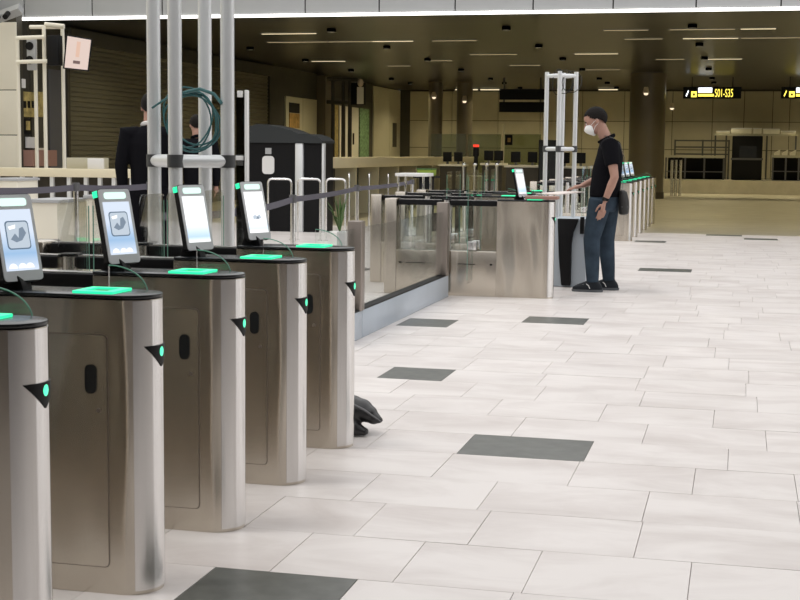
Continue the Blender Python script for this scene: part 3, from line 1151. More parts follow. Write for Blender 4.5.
# shoulder bag behind the hip
bg = thing('shoulder_bag', mL + Vector((.285, -.02, .78)), 'small black shoulder bag hanging behind the man in jeans', 'bag')
m = mb()
B0 = mL + Vector((.285, -.02, 0))
m.rings([(B0.x, B0.y, .76, .03, .07), (B0.x + .005, B0.y, .775, .05, .10), (B0.x + .005, B0.y, .88, .052, .11), (B0.x - .008, B0.y, .98, .04, .105), (B0.x - .012, B0.y, 1.0, .02, .09)], 20)
bo = remeshed(m, 'pouch', 'rubber', .008, 3, bg)
mb().tube([B0 + Vector((-.01, -.11, .84)), B0 + Vector((.05, -.06, .84)), B0 + Vector((.06, .0, .835)), B0 + Vector((.05, .06, .84)), B0 + Vector((-.01, .11, .84))], .006, 6, ell=(1, .5)).build('zip', 'dark_grey', bg)
mb().tube([B0 + Vector((-.01, -.09, .98)), mL + Vector((.278, -.10, 1.15)), mL + Vector((.288, -.09, 1.32)), mL + Vector((.243, -.085, 1.45)), mL + Vector((.165, -.08, 1.512)), mL + Vector((.09, -.06, 1.53))], .009, 6, ell=(1, .35)).build('strap', 'dark_grey', bg)

# board lying on the gate, papers under his hand
zb_ = GH + .0115
bd = thing('document_board', (gm.x - .22, gm.y, zb_), 'pinkish brown document board lying on top of the gate the man uses', 'board')
mb().box(gm.x - .27, gm.x + .03, gm.y - .085, gm.y + .085, zb_, zb_ + .030).build('board', 'wood_board', bd, bevel=.004)
mb().box(gm.x - .21, gm.x - .15, gm.y - .06, gm.y + .06, zb_ + .030, zb_ + .036).build('clip', 'steel_cap', bd, bevel=.002)
hnd = mL + Vector((-.235, -.02, .972))
a = Vector((gm.x - .10, gm.y + .10, zb_ + .040))
e = Vector((hnd.x + .03, hnd.y, hnd.z))
dirv = (e - a).normalized()
wv = Vector((-dirv.y, dirv.x, 0)).normalized()
nv = dirv.cross(wv).normalized()
if nv.z < 0:
    nv = -nv


def slab(p, q, w, th, lift):
    vs = []
    for base in (p, q):
        for s in (-1, 1):
            for u in (0, 1):
                vs.append(base + wv * (s * w / 2) + nv * (lift + u * th))
    return mb().add(vs, [(0, 1, 3, 2), (4, 6, 7, 5), (0, 4, 5, 1), (2, 3, 7, 6), (1, 5, 7, 3), (0, 2, 6, 4)])


tag(origin_to_base(slab(a, e, .21, .010, 0).build('paper_sheaf', 'paper', None, smooth=False)), 'pale sheaf of papers held flat between the gate and the man\'s hand', 'papers')

std = dict(nod=-6, sleeve=2, torso=stand_torso, flare=.062,
           armL=((.14, -.205, 1.425), (.17, -.26, 1.13), (.10, -.255, .88), (.07, -.25, .70), (1, .2, 0), (-.4, .6, 0)),
           armR=((.14, .205, 1.425), (.17, .26, 1.13), (.10, .255, .88), (.07, .25, .70), (1, -.2, 0), (-.4, -.6, 0)),
           legL=((.09, -.095, .90), (.08, -.11, .50), (.10, -.12, .115)),
           legR=((.11, .095, .90), (.09, .11, .50), (.11, .12, .115)))
q = P(152, 200, 13.0)
person((q.x - .0, q.y, 0), 'person in black jacket with white collar half hidden behind the near mast', std, 'shirt', 'shirt', math.radians(-75), 'collar', .009, 1.05)
q = P(196, 200, 17.5)
person((q.x, q.y, 0), 'dark clothed person glimpsed between the mast poles behind the coil', std, 'shirt', 'shirt', math.radians(-60), 'none', .010)

# ================================================================== CEILING LIGHTS of the low hall
strips = [(262, 316, 31.5), (372, 413, 38.5), (433, 476, 37.5), (268, 327, 45.5), (329, 373, 45.5), (312, 345, 60), (388, 410, 68), (470, 517, 52),
          (575, 618, 52), (604, 648, 27.5), (670, 735, 26.5), (741, 776, 25.5), (625, 662, 42.5), (683, 738, 41), (741, 800, 40), (656, 684, 58), (706, 742, 57.5),
          (430, 452, 60), (510, 540, 66), (585, 620, 68)]
ordn = ['first', 'second', 'third', 'fourth', 'fifth', 'sixth', 'seventh', 'eighth', 'ninth', 'tenth']
rows = {}
for (a, b, yy) in strips:
    Y = G((a + b) / 2, yy, ZC - .02).y
    key = round(Y / 2.2)
    rows.setdefault(key, []).append((a, b, yy))
for ri, key in enumerate(sorted(rows)):
    Y = key * 2.2
    for ci, (a, b, yy) in enumerate(sorted(rows[key])):
        x0, x1 = P(a, yy, Y).x, P(b, yy, Y).x
        t = thing('ceiling_light', ((x0 + x1) / 2, Y, ZC - .012), 'slim warm light strip, %s from the left in the %s ceiling row' % (ordn[ci], ordn[ri]), 'ceiling light', 'slim strips in the low ceiling')
        mb().box(x0 - .03, x1 + .03, Y - .06, Y + .06, ZC - .008, ZC).build('frame', 'dark_grey', t, smooth=False)
        mb().box(x0, x1, Y - .035, Y + .035, ZC - .016, ZC - .008).build('diffuser', 'strip' if (ri + ci) % 3 == 0 else 'strip_dim', t, smooth=False)
for k, (a, b) in enumerate(((455, 478), (480, 500), (598, 618))):
    x0, x1 = P(a, 92, YF - 1.2).x, P(b, 92, YF - 1.2).x
    t = thing('wall_light', ((x0 + x1) / 2, YF - 1.2, ZC - .06), 'warm light strip high in front of the far wall, %s from the left' % ordn[k], 'ceiling light', 'strips along the far wall')
    mb().box(x0, x1, YF - 1.25, YF - 1.1, ZC - .03, ZC).build('frame', 'dark_grey', t, smooth=False)
    mb().box(x0 + .02, x1 - .02, YF - 1.24, YF - 1.11, ZC - .06, ZC - .03).build('diffuser', 'strip', t, smooth=False)
# added fill lamps for the dark hall, each hidden in a black can
dl_n = 0
DLW = 64
rowsY = (27.6, 32.2, 36.6, 41.2, 46.2, 49.0, 52.6)
for ri, Y in enumerate(rowsY):
    xsd = (-11.6, -8.2, -4.6, -1.0, 2.6, 6.2)
    for ci, x in enumerate(xsd):
        t = thing('fill_lamp', (x, Y, ZC), 'added round downlight, %s from the left in the %s row of the low ceiling' % (ordn[ci], ordn[ri]), 'fill_lamp', 'added fill lamps in the low ceiling')
        n = 16
        vs, fs = [], []
        for (r_, z_) in ((.088, ZC), (.088, ZC - .07), (.08, ZC - .07), (.08, ZC - .005)):
            vs += [(x + r_ * math.cos(2 * math.pi * k / n), Y + r_ * math.sin(2 * math.pi * k / n), z_) for k in range(n)]
        for q in range(3):
            for k in range(n):
                fs.append((q * n + k, q * n + (k + 1) % n, (q + 1) * n + (k + 1) % n, (q + 1) * n + k))
        mb().add(vs, fs).build('can', 'can_black', t)
        ld = bpy.data.lights.new('lamp', 'AREA')
        ld.shape = 'DISK'
        ld.size = .15
        ld.energy = DLW
        ld.color = (1.0, .87, .56)
        lo_ = bpy.data.objects.new('lamp', ld)
        col.objects.link(lo_)
        lo_.parent = t
        lo_.location = (0, 0, -.012)

# ================================================================== LEFT SIDE WALL of the low hall
X0 = XL
YW = lambda px: PX(px, 120, X0).y
# shop front at the wall's near end
t = thing('shop_front', (X0, (YW(19) + YW(62)) / 2, 0), 'dark shop front with shelves and posters beside the white wall panels', 'shop front')
ya, yb, yc = max(YW(18), YE + .3), YW(47), YW(64)
mb().box(X0 - .015, X0 + .02, ya, yc, 0, 3.7).build('backing', 'wall_dark', t, smooth=False)
zz = lambda px, py: PX(px, py, X0).z


def on_wall(px0, px1, py0, py1, name, material, parent, proud=.03, base=.02, bevel=0):
    """a flat piece on the left wall between two pixel columns and rows (rows read at the middle column)"""
    c = (px0 + px1) / 2
    z1, z0 = zz(c, py0), zz(c, py1)
    return mb().box(X0 + base, X0 + base + proud, YW(px0), YW(px1), z0, z1).build(name, material, parent, bevel=bevel, smooth=bool(bevel))


p1 = on_wall(20.5, 34, 92, 117, 'poster', 'poster_yellow', t)
for k in range(3):
    on_wall(21.5 + 4 * k, 24 + 4 * k, 101, 108, 'lettering', 'black', p1, .006, .05)
on_wall(37, 43, 92, 117, 'poster', 'poster_yellow', t)
p2 = on_wall(22, 29, 119, 134, 'poster', 'black', t)
on_wall(23.5, 27.5, 121, 130, 'emblem', 'poster_yellow', p2, .006, .05)
on_wall(24, 34, 137, 148, 'notice', 'white_plastic', t)
on_wall(19, 23, 79, 88, 'lamp', 'white_cloth', t, .05)
on_wall(19.5, 44, 150, 166, 'shelf', 'wood_board', t, .25)
on_wall(48, 62.5, 70, 186, 'door_panel', 'dark_grey', t, .02)
on_wall(36, 44, 148, 161, 'notice', 'wall_white', t)

# roller shutter
t = thing('roller_shutter', (X0, (yc + YW(268)) / 2, 0), 'olive brown roller shutter closing the shop on the left wall', 'shutter')
y0, y1 = yc + .08, YW(268)
prof = []
z = .02
while z < 3.5:
    prof += [(X0 - .01, z), (X0 + .012, z + .012), (X0 + .018, z + .05), (X0 + .012, z + .088)]
    z += .10
prof.append((X0 - .01, z))
vs = [(a, y0, b) for a, b in prof] + [(a, y1, b) for a, b in prof]
n = len(prof)
mb().add(vs, [(i, i + 1, i + 1 + n, i + n) for i in range(n - 1)]).build('curtain', 'shutter', t, angle=25)
for yy in (y0, y1):
    mb().box(X0 - .01, X0 + .08, yy - .06, yy + .06, 0, 3.7).build('guide', 'counter_dark', t, smooth=False)
mb().box(X0 - .01, X0 + .14, y0, y1, 3.5, 3.78).build('head_box', 'wall_dark', t, smooth=False)

# wall panels, poster, glass doors further along
def cream(px0, px1, top, name='panel', material='wall_cream', proud=.05):
    return on_wall(px0, px1, top, 300, name, material, wl, proud, -.02)


def wall_piece(px0, px1, z1, material='wall_cream', proud=.05):
    return mb().box(X0 - .02, X0 - .02 + proud, YW(px0) + .01, YW(px1) - .01, 0, z1).build('panel', material, wl, smooth=False)


wall_piece(285, 302, 3.0)
wall_piece(302, 316, 3.0)
wall_piece(317, 325, 3.8, 'column', .3)
wall_piece(373, 389, 3.8)
wall_piece(389, 405, 3.8)
wall_piece(405, 409, 3.8, 'wall_white', .35)
wall_piece(325, 331, 3.8, 'wall_cream', .06)
t = tag(on_wall(288, 298, 103, 113, 'poster', 'black', None, .02, .035), 'black notice above the orange poster on the cream wall', 'poster')
t = tag(on_wall(288, 298, 113.5, 128, 'poster', 'poster_orange', None, .02, .035), 'orange poster on the cream wall beyond the shutter', 'poster')
t = tag(on_wall(392, 395.5, 123, 147, 'notice_board', 'counter_dark', None, .02, .035), 'narrow dark notice strip on the cream wall panel', 'notice')
t = thing('sliding_doors', (X0, (YW(331) + YW(372)) / 2, 0), 'pale glazed sliding doors in a dark frame on the left wall', 'doors')
ztop = zz(350, 107)
mb().box(X0 - .015, X0 + .02, YW(331), YW(372), 0, ztop + .25).build('frame', 'counter_dark', t, smooth=False)
dl = [332.5, 337, 338.5, 347.5, 349, 357.5, 359, 368]
for k, mt in zip(range(4), ('poster_yellow', 'wall_white', 'wall_white', 'poster_green')):
    d_ = mb().box(X0 + .02, X0 + .045, YW(dl[2 * k]), YW(dl[2 * k + 1]), .05, ztop).build('door_leaf', mt, t, smooth=False)
    if k in (1, 2):
        mb().box(X0 + .045, X0 + .07, YW(dl[2 * k + 1] - 5.5) - .06, YW(dl[2 * k + 1] - 5.5) + .06, 1.6, 2.0).build('handle', 'black', d_, smooth=False)

# ================================================================== FRAME TOWERS with screens
def bar(t, a, b, r, mt='wall_white', name='tube'):
    return mb().cyl(a, b, r, 10).build(name, mt, t)


YT = 21.5
tower1 = t = thing('screen_tower', (P(45, 150, YT).x, YT, 0), 'tall pale tube tower carrying a tilted screen at the far left', 'tower')
zt_ = P(40, 27, YT).z
for px, top, yo in ((18.5, 37, 0), (36, 37, .35), (45, 26, 0), (63.5, 26, .35)):
    q = P(px, 100, YT + yo)
    bar(t, (q.x, q.y, 0.015), (q.x, q.y, P(px, top, YT + yo).z), .032)
for (pa_, pb_, yo) in (((17, 38), (45, 37), 0), ((17, 62), (52, 61), 0), ((30, 27), (64, 27), .2), ((45, 24), (64, 26), .15)):
    bar(t, P(*pa_, YT - .08 + yo), P(*pb_, YT - .08 + yo), .034)
mb().box(P(16, 100, YT).x, P(66, 100, YT).x, YT - .15, YT + .5, 0, .015).build('base_plate', 'alu', t, smooth=False)
tv = thing('screen', P(76, 70, YT - .2), 'tilted screen with a pinkish picture on the tall pale tower', 'screen')
cor = [P(67.5, 36, YT - .30), P(91, 40, YT - .12), P(87.5, 70, YT - .12), P(64.5, 67.5, YT - .30)]
nrm = (cor[1] - cor[0]).cross(cor[3] - cor[0]).normalized()
if nrm.y > 0:
    nrm = -nrm


def quad_slab(cs, back, fwd):
    vs = [c - nrm * back for c in cs] + [c + nrm * fwd for c in cs]
    return mb().add(vs, [(0, 1, 2, 3), (7, 6, 5, 4), (0, 4, 5, 1), (1, 5, 6, 2), (2, 6, 7, 3), (3, 7, 4, 0)])


def inset(cs, u0, u1, v0, v1):
    f = lambda u, v: cs[0].lerp(cs[1], u).lerp(cs[3].lerp(cs[2], u), v)
    return [f(u0, v0), f(u1, v0), f(u1, v1), f(u0, v1)]


quad_slab(inset(cor, -.06, 1.06, -.04, 1.04), .10, 0).build('housing', 'black', tv, bevel=.005)
pic = quad_slab(cor, 0, .004).build('display', 'tv_pic', tv, smooth=False)
quad_slab(inset(cor, .42, .58, .12, .62), -.0045, .006).build('figure', 'tv_fig', pic, smooth=False)
quad_slab(inset(cor, .34, .64, .74, .84), -.0045, .006).build('caption', 'tv_text', pic, smooth=False)
bx = P(56, 55, YT - .1)
mb().box(P(52, 55, YT).x, P(63.5, 55, YT).x, YT - .18, YT - .02, P(56, 66, YT).z, P(56, 36, YT).z).build('mount', 'black', tv, bevel=.01)
spk = mb().box(P(25, 60, YT).x, P(34, 60, YT).x, YT + .05, YT + .12, P(30, 70, YT).z, P(30, 38, YT).z).build('loudspeaker', 'grey_plastic', tower1, bevel=.02)
for py in (46, 60):
    c_ = P(29.5, py, YT + .04)
    mb().cyl((c_.x, YT + .03, c_.z), (c_.x, YT + .05, c_.z), .07, 14).build('cone', 'black', spk)

YT2 = 40.
t = thing('screen_tower', (P(345, 150, YT2).x, YT2, 0), 'dark tube tower carrying a narrow screen before the sliding doors', 'tower')
for px in (333, 343.5, 350):
    q = P(px, 100, YT2)
    bar(t, (q.x, q.y, .015), (q.x, q.y, P(px, 78, YT2).z), .06, 'counter_dark')
for py in (79, 102):
    bar(t, P(327, py, YT2), P(358, py + 1, YT2), .06, 'counter_dark')
mb().box(P(331, 100, YT2).x, P(352, 100, YT2).x, YT2 - .2, YT2 + .2, 0, .015).build('base_plate', 'counter_dark', t, smooth=False)
tv = thing('screen', P(360, 105, YT2 - .3), 'narrow pale screen with black housing on the dark tube tower', 'screen')
a, b = P(352, 105, YT2 - .3), P(364.5, 83, YT2 - .3)
mb().box(a.x, b.x, YT2 - .42, YT2 - .07, a.z, b.z).build('housing', 'black', tv, bevel=.01)
a, b = P(357, 104, YT2 - .45), P(363.5, 87, YT2 - .45)
pic = mb().box(a.x, b.x, YT2 - .46, YT2 - .42, a.z, b.z).build('display', 'wall_white', tv, smooth=False)
mb().ball(((a.x + b.x) / 2, YT2 - .44, b.z + .12), .09, .05, .12, 12, 8).build('lamp', 'lamp_shade', tv)

# ================================================================== COLUMNS
def column(pxa, pxb, Y, label, lit=None):
    a, b = P(pxa, 150, Y), P(pxb, 150, Y)
    r = (b.x - a.x) / 2 * .97
    base = ZP if Y > YP else 0
    t = thing('column', ((a.x + b.x) / 2, Y, base), label, 'column')
    mb().cyl(((a.x + b.x) / 2, Y, base + .2), ((a.x + b.x) / 2, Y, ZC), r, 32).build('shaft', 'column', t)
    mb().cyl(((a.x + b.x) / 2, Y, base), ((a.x + b.x) / 2, Y, base + .2), r * 1.04, 32).build('skirting', 'counter_dark', t)
    return t


column(628, 665, 44, 'thick dark column behind the far gates')
column(428, 442, 49, 'slim column with light wash left of the lit lamp column')
column(456, 472, 49, 'slim brown column with a wall lamp under the far ceiling')


def wall_lamp(px, py, Y, label):
    p = P(px, py, Y)
    t = thing('wall_lamp', p, label, 'lamp')
    mb().cyl((p.x, p.y, p.z), (p.x, p.y, p.z + .18), .10, 14, .06).build('shade', 'lamp_shade', t)
    mb().ball((p.x, p.y, p.z - .02), .07, .07, .05, 12, 8).build('bulb', 'bulb', t)
    mb().cyl((p.x, p.y, p.z + .1), (p.x, p.y + .25, p.z + .1), .03, 8).build('arm', 'counter_dark', t)


wall_lamp(464.5, 101, 48.45, 'small lit lamp on the slim brown column')
wall_lamp(434, 97, 48.5, 'small lit lamp at the top of the slim left column')
wall_lamp(646, 93, 43.1, 'small lit lamp at the top of the thick dark column')
wall_lamp(672, 108, 52, 'round glowing lamp right of the thick dark column')

# ================================================================== SIGNS
def sign(pxa, pxb, pya, pyb, Y, label, kind):
    a, b = P(pxa, pyb, Y), P(pxb, pya, Y)
    t = thing('gate_sign', ((a.x + b.x) / 2, Y, a.z), label, 'sign', None)
    w, h = b.x - a.x, b.z - a.z
    mb().box(a.x, b.x, Y, Y + .14, a.z, b.z).build('housing', 'black', t, smooth=False)
    for s in (.15, .85):
        mb().cyl((a.x + w * s, Y + .07, b.z), (a.x + w * s, Y + .07, ZC), .02, 8).build('hanger', 'dark_grey', t)
    Rt = Matrix.Translation((a.x - t.location.x, -.004, 0)) @ Matrix.Rotation(math.pi / 2, 4, 'X')
    yv = lambda u0, u1, v0, v1, mt, nm: mb().box(a.x + w * u0, a.x + w * u1, Y - .012, Y, a.z + h * v0, a.z + h * v1).build(nm, mt, t, smooth=False)
    # arrow
    m = mb()
    m.prism([(a.x + w * .045, a.z + h * .25), (a.x + w * .06, a.z + h * .15), (a.x + w * .10, a.z + h * .65), (a.x + w * .085, a.z + h * .72)], Y - .012, Y, 'y')
    m.build('arrow', 'sign_white' if kind else 'sign_yellow', t, smooth=False)
    ic = yv(.14, .235, .12, .62, 'sign_yellow', 'pictogram')
    mb().box(a.x + w * .17, a.x + w * .205, Y - .016, Y - .012, a.z + h * .25, a.z + h * .45).build('cut_out', 'black', ic, smooth=False)
    yv(.26, .50, .52, .95, 'sign_white', 'text_block')
    yv(.26, .53, .18, .40, 'sign_yellow', 'text_block')
    text_mesh('S01-S35', 'lettering', h * 1.0, 'sign_yellow', t, Rt @ Matrix.Translation((w * .545, h * .14, .004)) @ Matrix.Scale(w * .40 / (h * 1.0 * 4.05), 4, (1, 0, 0)))
    return t


sign(683, 741.5, 87, 98.5, 46, 'hanging black sign with yellow gate numbers left of the frame edge', 1)
sign(781, 839, 87, 98.5, 46, 'hanging black sign with yellow letters cut by the right edge', 0)
# departures board
a, b = P(499, 112, 46), P(545, 89, 46)
t = thing('departures_board', ((a.x + b.x) / 2, 46, a.z), 'wide black two-row departures board hanging before the far wall', 'board')
hm = (b.z - a.z)
for z0, z1 in ((0, .44), (.54, 1)):
    mb().box(a.x, b.x, 46, 46.12, a.z + hm * z0, a.z + hm * z1).build('row', 'black', t, smooth=False)
for s in (.1, .9):
    xx = a.x + (b.x - a.x) * s
    mb().cyl((xx, 46.06, a.z), (xx, 46.06, ZC), .03, 8).build('hanger', 'dark_grey', t)

# ================================================================== QUEUE AREA
def stanchion(x, y, label, h=.97):
    t = thing('belt_stanchion', (x, y, 0), label, 'stanchion', 'belt stanchions')
    mb().cyl((x, y, .03), (x, y, h - .07), .022, 14).build('post', 'chrome', t)
    mb().cyl((x, y, h - .07), (x, y, h), .032, 14).build('belt_head', 'dark_grey', t)
    mb().rings([(x, y, 0, .16, .16), (x, y, .012, .16, .16), (x, y, .035, .05, .05)], 20).build('base', 'dark_grey', t)
    return t


def belt(p, q, label, z=.93):
    p, q = Vector((p[0], p[1], z)), Vector((q[0], q[1], z))
    d = (q - p).normalized()
    p, q = p + d * .035, q - d * .035
    n_ = Vector((-d.y, d.x, 0)) * .002
    m = mb()
    N = 8
    vs = []
    for i in range(N + 1):
        k = i / N
        c = p.lerp(q, k) - Vector((0, 0, .012 * 4 * k * (1 - k)))
        for s in (-1, 1):
            for zz_ in (-.025, .025):
                vs.append(c + n_ * s + Vector((0, 0, zz_)))
    fs = []
    for i in range(N):
        o, r_ = 4 * i, 4 * i + 4
        for a_, b_ in ((0, 1), (1, 3), (3, 2), (2, 0)):
            fs.append((o + a_, o + b_, r_ + b_, r_ + a_))
    fs += [(0, 1, 3, 2), (4 * N, 4 * N + 2, 4 * N + 3, 4 * N + 1)]
    o = origin_to_base(m.add(vs, fs).build('queue_belt', 'belt', None, smooth=False))
    tag(o, label, 'belt', 'queue belts')


Q = []
for px, Y in ((152, 8.2), (240, 9.0), (293, 11.6), (357, 15.4), (412, 19.2)):
    p = P(px, 190, Y)
    Q.append((p.x, Y))
names = ['behind the left mast pole', 'right of the near mast behind the last tablet', 'in front of the black booth', 'before the row of hoops', 'behind the glass gate panels']
for (x, y_), nm in zip(Q, names):
    stanchion(x, y_, 'chrome belt stanchion ' + nm)
for i in range(len(Q) - 1):
    belt(Q[i], Q[i + 1], 'grey queue belt starting at the stanchion %s' % names[i])
R2 = []
for px, Y in ((-20, 9.4), (76, 10.6), (150, 11.3)):
    p = P(px, 190, Y)
    R2.append((p.x, Y))
nm2 = ['beyond the left edge', 'between the two picture tablets', 'hidden behind the mast']
for (x, y_), nm in zip(R2, nm2):
    stanchion(x, y_, 'chrome belt stanchion ' + nm, 1.07)
for i in range(2):
    belt(R2[i], R2[i + 1], 'dark queue belt from the stanchion ' + nm2[i], 1.03)


def hoop(p, q, h, label):
    """inverted-U tube barrier"""
    p, q = Vector(p), Vector(q)
    d = (q - p).normalized()
    r = .06
    pts = [p + Vector((0, 0, .012)), p + Vector((0, 0, h - r))]
    pts += [p + d * (r - r * math.cos(a_)) + Vector((0, 0, h - r + r * math.sin(a_))) for a_ in [math.pi / 2 * i / 5 for i in range(1, 6)]]
    pts += [q - d * (r - r * math.cos(a_)) + Vector((0, 0, h - r + r * math.sin(a_))) for a_ in [math.pi / 2 * i / 5 for i in range(5, 0, -1)]]
    pts += [q + Vector((0, 0, h - r)), q + Vector((0, 0, .012))]
    c = (p + q) / 2
    t = thing('hoop_barrier', (c.x, c.y, 0), label, 'barrier', 'chrome hoop barriers')
    mb().tube(pts, .016, 12).build('hoop', 'chrome', t)
    for e in (p, q):
        mb().cyl((e.x, e.y, 0), (e.x, e.y, .012), .035, 16).build('foot', 'chrome', t)


YH = 20.2
for (a, b, nm) in ((268, 291, 'left of the silver booth corner'), (298, 320, 'in front of the booth side'), (326, 345, 'at the right edge of the booth')):
    pa_, pb_ = P(a, 200, YH), P(b, 200, YH)
    hoop((pa_.x, YH, 0), (pb_.x, YH + .02, 0), P((a + b) / 2, 179, YH).z, 'chrome hoop barrier ' + nm)
for px, Y, nm in ((349, 21.4, 'first of the row seen edge on'), (369, 23.0, 'second of the row seen edge on'), (388, 24.6, 'third of the row seen edge on'), (405, 26.0, 'last of the row seen edge on')):
    p = P(px, 200, Y)
    dx = p.x / Y * .45
    hoop((p.x, Y, 0), (p.x + dx, Y + .45, 0), P(px, 174, Y).z, 'chrome hoop barrier ' + nm)
# chrome posts further right
for i, (px, nm) in enumerate(((464, 'left of the red beacon'), (475, 'below the red beacon'), (487, 'right of the red beacon'), (497, 'next to the far desks'))):
    p = P(px, 166, 27)
    t = thing('barrier_post', (p.x, 27, 0), 'thin chrome barrier post ' + nm, 'post', 'thin chrome posts')
    mb().cyl((p.x, 27, 0), (p.x, 27, p.z), .030, 10).build('post', 'chrome', t)
    mb().ball((p.x, 27, p.z + .03), .045, .045, .05, 10, 8).build('knob', 'chrome', t)

# ------------------------------------------------ black booth
YB = 22.3
a, b, c = P(247, 140, YB), P(300, 140, YB), P(332, 140, YB + .55)
zb = P(297, 143, YB).z
t = thing('scan_booth', ((a.x + c.x) / 2, YB + .3, 0), 'large black scanning booth with arched grey roof and silver corner', 'booth')
mb().box(a.x, b.x, YB, YB + .62, 0, zb).build('body', 'black', t, smooth=False)
mb().box(b.x, c.x, YB + .02, YB + .62, 0, zb).build('side_panel', 'black', t, smooth=False)
mb().box(P(295, 140, YB - .03).x, P(303, 140, YB - .03).x, YB - .04, YB + .05, 0, zb).build('corner_post', 'alu', t, bevel=.02)
mb().box(c.x - .01, c.x + .025, YB - .01, YB + .1, 0, zb).build('edge_post', 'alu', t, bevel=.005)
top = []
for (px, py) in ((244, 131), (250, 126.5), (258, 124), (268, 124.5), (280, 127), (292, 130.5), (299, 133.5), (310, 134), (318, 136.5), (324, 141)):
    q = P(px, py, YB)
    top.append((q.x, q.z))
top += [(top[-1][0], zb), (top[0][0], zb)]
mb().prism(top, YB - .05, YB + .65, 'y').build('roof', 'roof_grey', t)
ia, ib = P(262, 174, YB - .02), P(274, 156, YB - .02)
ic = mb().prism(rrect(ia.x, ib.x, ia.z, ib.z, .06), YB - .012, YB, 'y').build('tag_symbol', 'white_plastic', t)
ja, jb = P(265.5, 154, YB), P(271.5, 148, YB)
mb().box(ja.x, jb.x, YB - .012, YB, ja.z, jb.z).build('hook_symbol', 'grey_plastic', ic, smooth=False)

# ------------------------------------------------ counters
YA = 19.5
a, b = P(-12, 176, YA), P(150, 169, YA)
t = thing('long_counter', ((a.x + b.x) / 2, YA, 0), 'long beige topped counter crossing the left background', 'counter')
mb().box(a.x, b.x, YA, YA + .5, P(60, 177, YA).z, P(60, 168.5, YA).z).build('top', 'counter', t, bevel=.008)
zk = P(60, 177, YA).z
for px in (20, 33, 50, 67, 84, 98, 112, 130):
    x = P(px, 180, YA).x
    mb().box(x - .03, x + .03, YA + .05, YA + .1, 0, zk).build('leg', 'alu', t, smooth=False)
mb().box(a.x, b.x, YA + .38, YA + .42, 0, zk).build('back_panel', 'counter_dark', t, smooth=False)
q0, q1 = P(68, 166, YA + .2), P(103, 158, YA + .2)
tag(origin_to_base(mb().box(q0.x, q1.x, YA + .15, YA + .4, P(60, 168.5, YA).z, q1.z).build('carton', 'tray', bevel=.006)), 'flat beige carton lying on the long beige counter', 'carton')
q0, q1 = P(88, 164, YA + .1), P(103, 158.5, YA + .1)
tag(origin_to_base(mb().box(q0.x, q1.x, YA + .08, YA + .145, P(60, 168.5, YA).z, q1.z).build('paper_stack', 'white_cloth', bevel=.003)), 'white paper stack in front of the beige carton on the counter', 'paper')
XC = P(330, 160, 26).x
t = thing('long_desk', (XC - .3, 33, 0), 'long cream desk receding behind the booth and hoops', 'desk')
zt1, zt0 = P(330, 157.5, 26).z, P(330, 168.5, 26).z
mb().box(XC - .6, XC, 26, 41.5, zt0, zt1).build('top', 'counter', t, bevel=.01)
for k in range(9):
    yy = 26.2 + k * 1.85
    mb().box(XC - .5, XC - .05, yy, yy + .08, 0, zt0).build('support', 'wall_cream', t, smooth=False)
mb().box(XC - .55, XC - .5, 26.1, 41.4, .1, zt0).build('back_panel', 'counter_dark', t, smooth=False)

# white desks behind the first tablets
for (pa_, pb_, pt_, Y, nm) in ((30, 60, 199, 10.9, 'left of the thin belt stanchion'), (86, 98, 195, 11.2, 'right of the thin belt stanchion'), (-6, 17, 178, 15.0, 'at the far left under the long counter')):
    a, b = P(pa_, pt_, Y), P(pb_, pt_, Y)
    t = thing('white_desk', ((a.x + b.x) / 2, Y + .25, 0), 'pale grey desk unit ' + nm, 'desk', 'pale desk units')
    mb().box(a.x, b.x, Y, Y + .5, .02, a.z - .03).build('body', 'wall_white', t, bevel=.006)
    mb().box(a.x - .02, b.x + .02, Y - .02, Y + .52, a.z - .03, a.z).build('top', 'grey_plastic', t, bevel=.004)
    mb().box(a.x + .03, b.x - .03, Y + .03, Y + .47, 0, .02).build('plinth', 'dark_grey', t, smooth=False)

# potted plant
p = P(340, 230, 18.6)
t = thing('potted_plant', (p.x, 18.6, 0), 'small green potted plant right of the black booth', 'plant')
mb().rings([(p.x, 18.6, 0, .11, .11), (p.x, 18.6, .24, .14, .14), (p.x, 18.6, .25, .12, .12)], 16).build('pot', 'white_plastic', t)
rt = random.Random(9)
for k in range(22):
    w, r_ = rt.random() * 6.28, .05 + .16 * rt.random()
    hh = .4 + .45 * rt.random()
    tip = Vector((p.x + r_ * math.cos(w), 18.6 + r_ * math.sin(w), hh))
    base = Vector((p.x, 18.6, .22))
    mid = base.lerp(tip, .6) + Vector((0, 0, .08))
    mb().tube([base, mid, tip], [.006, .020, .003], 6, ell=(1, .3)).build('leaf', 'plant', t)

# items around the glass gate panels
p0, p1 = P(395, 177, 17), P(425, 173.5, 17)
t = thing('white_table', ((p0.x + p1.x) / 2, 17.2, 0), 'small white table behind the glass panels left of the green box', 'table')
mb().box(p0.x, p1.x, 17, 17.5, p1.z - .04, p1.z).build('top', 'white_plastic', t, bevel=.005)
for x in (p0.x + .03, p1.x - .03):
    for y_ in (17.04, 17.46):
        mb().cyl((x, y_, 0), (x, y_, p1.z - .04), .014, 8).build('leg', 'chrome', t)
g0, g1 = P(417, 176, 19.9), P(432, 168.5, 19.9)
t = thing('green_crate', ((g0.x + g1.x) / 2, 20.1, g0.z), 'yellow green crate on a dark stand behind the glass panels', 'crate')
mb().box(g0.x, g1.x, 19.9, 20.2, g0.z, g1.z).build('shell', 'green_box', t, bevel=.01)
mb().box(g0.x - .005, g1.x + .005, 19.89, 20.21, g1.z - .02, g1.z).build('rim', 'plant', t, smooth=False)
t = thing('dark_stand', ((g0.x + g1.x) / 2, 20.1, 0), 'dark stand under the yellow green crate', 'stand')
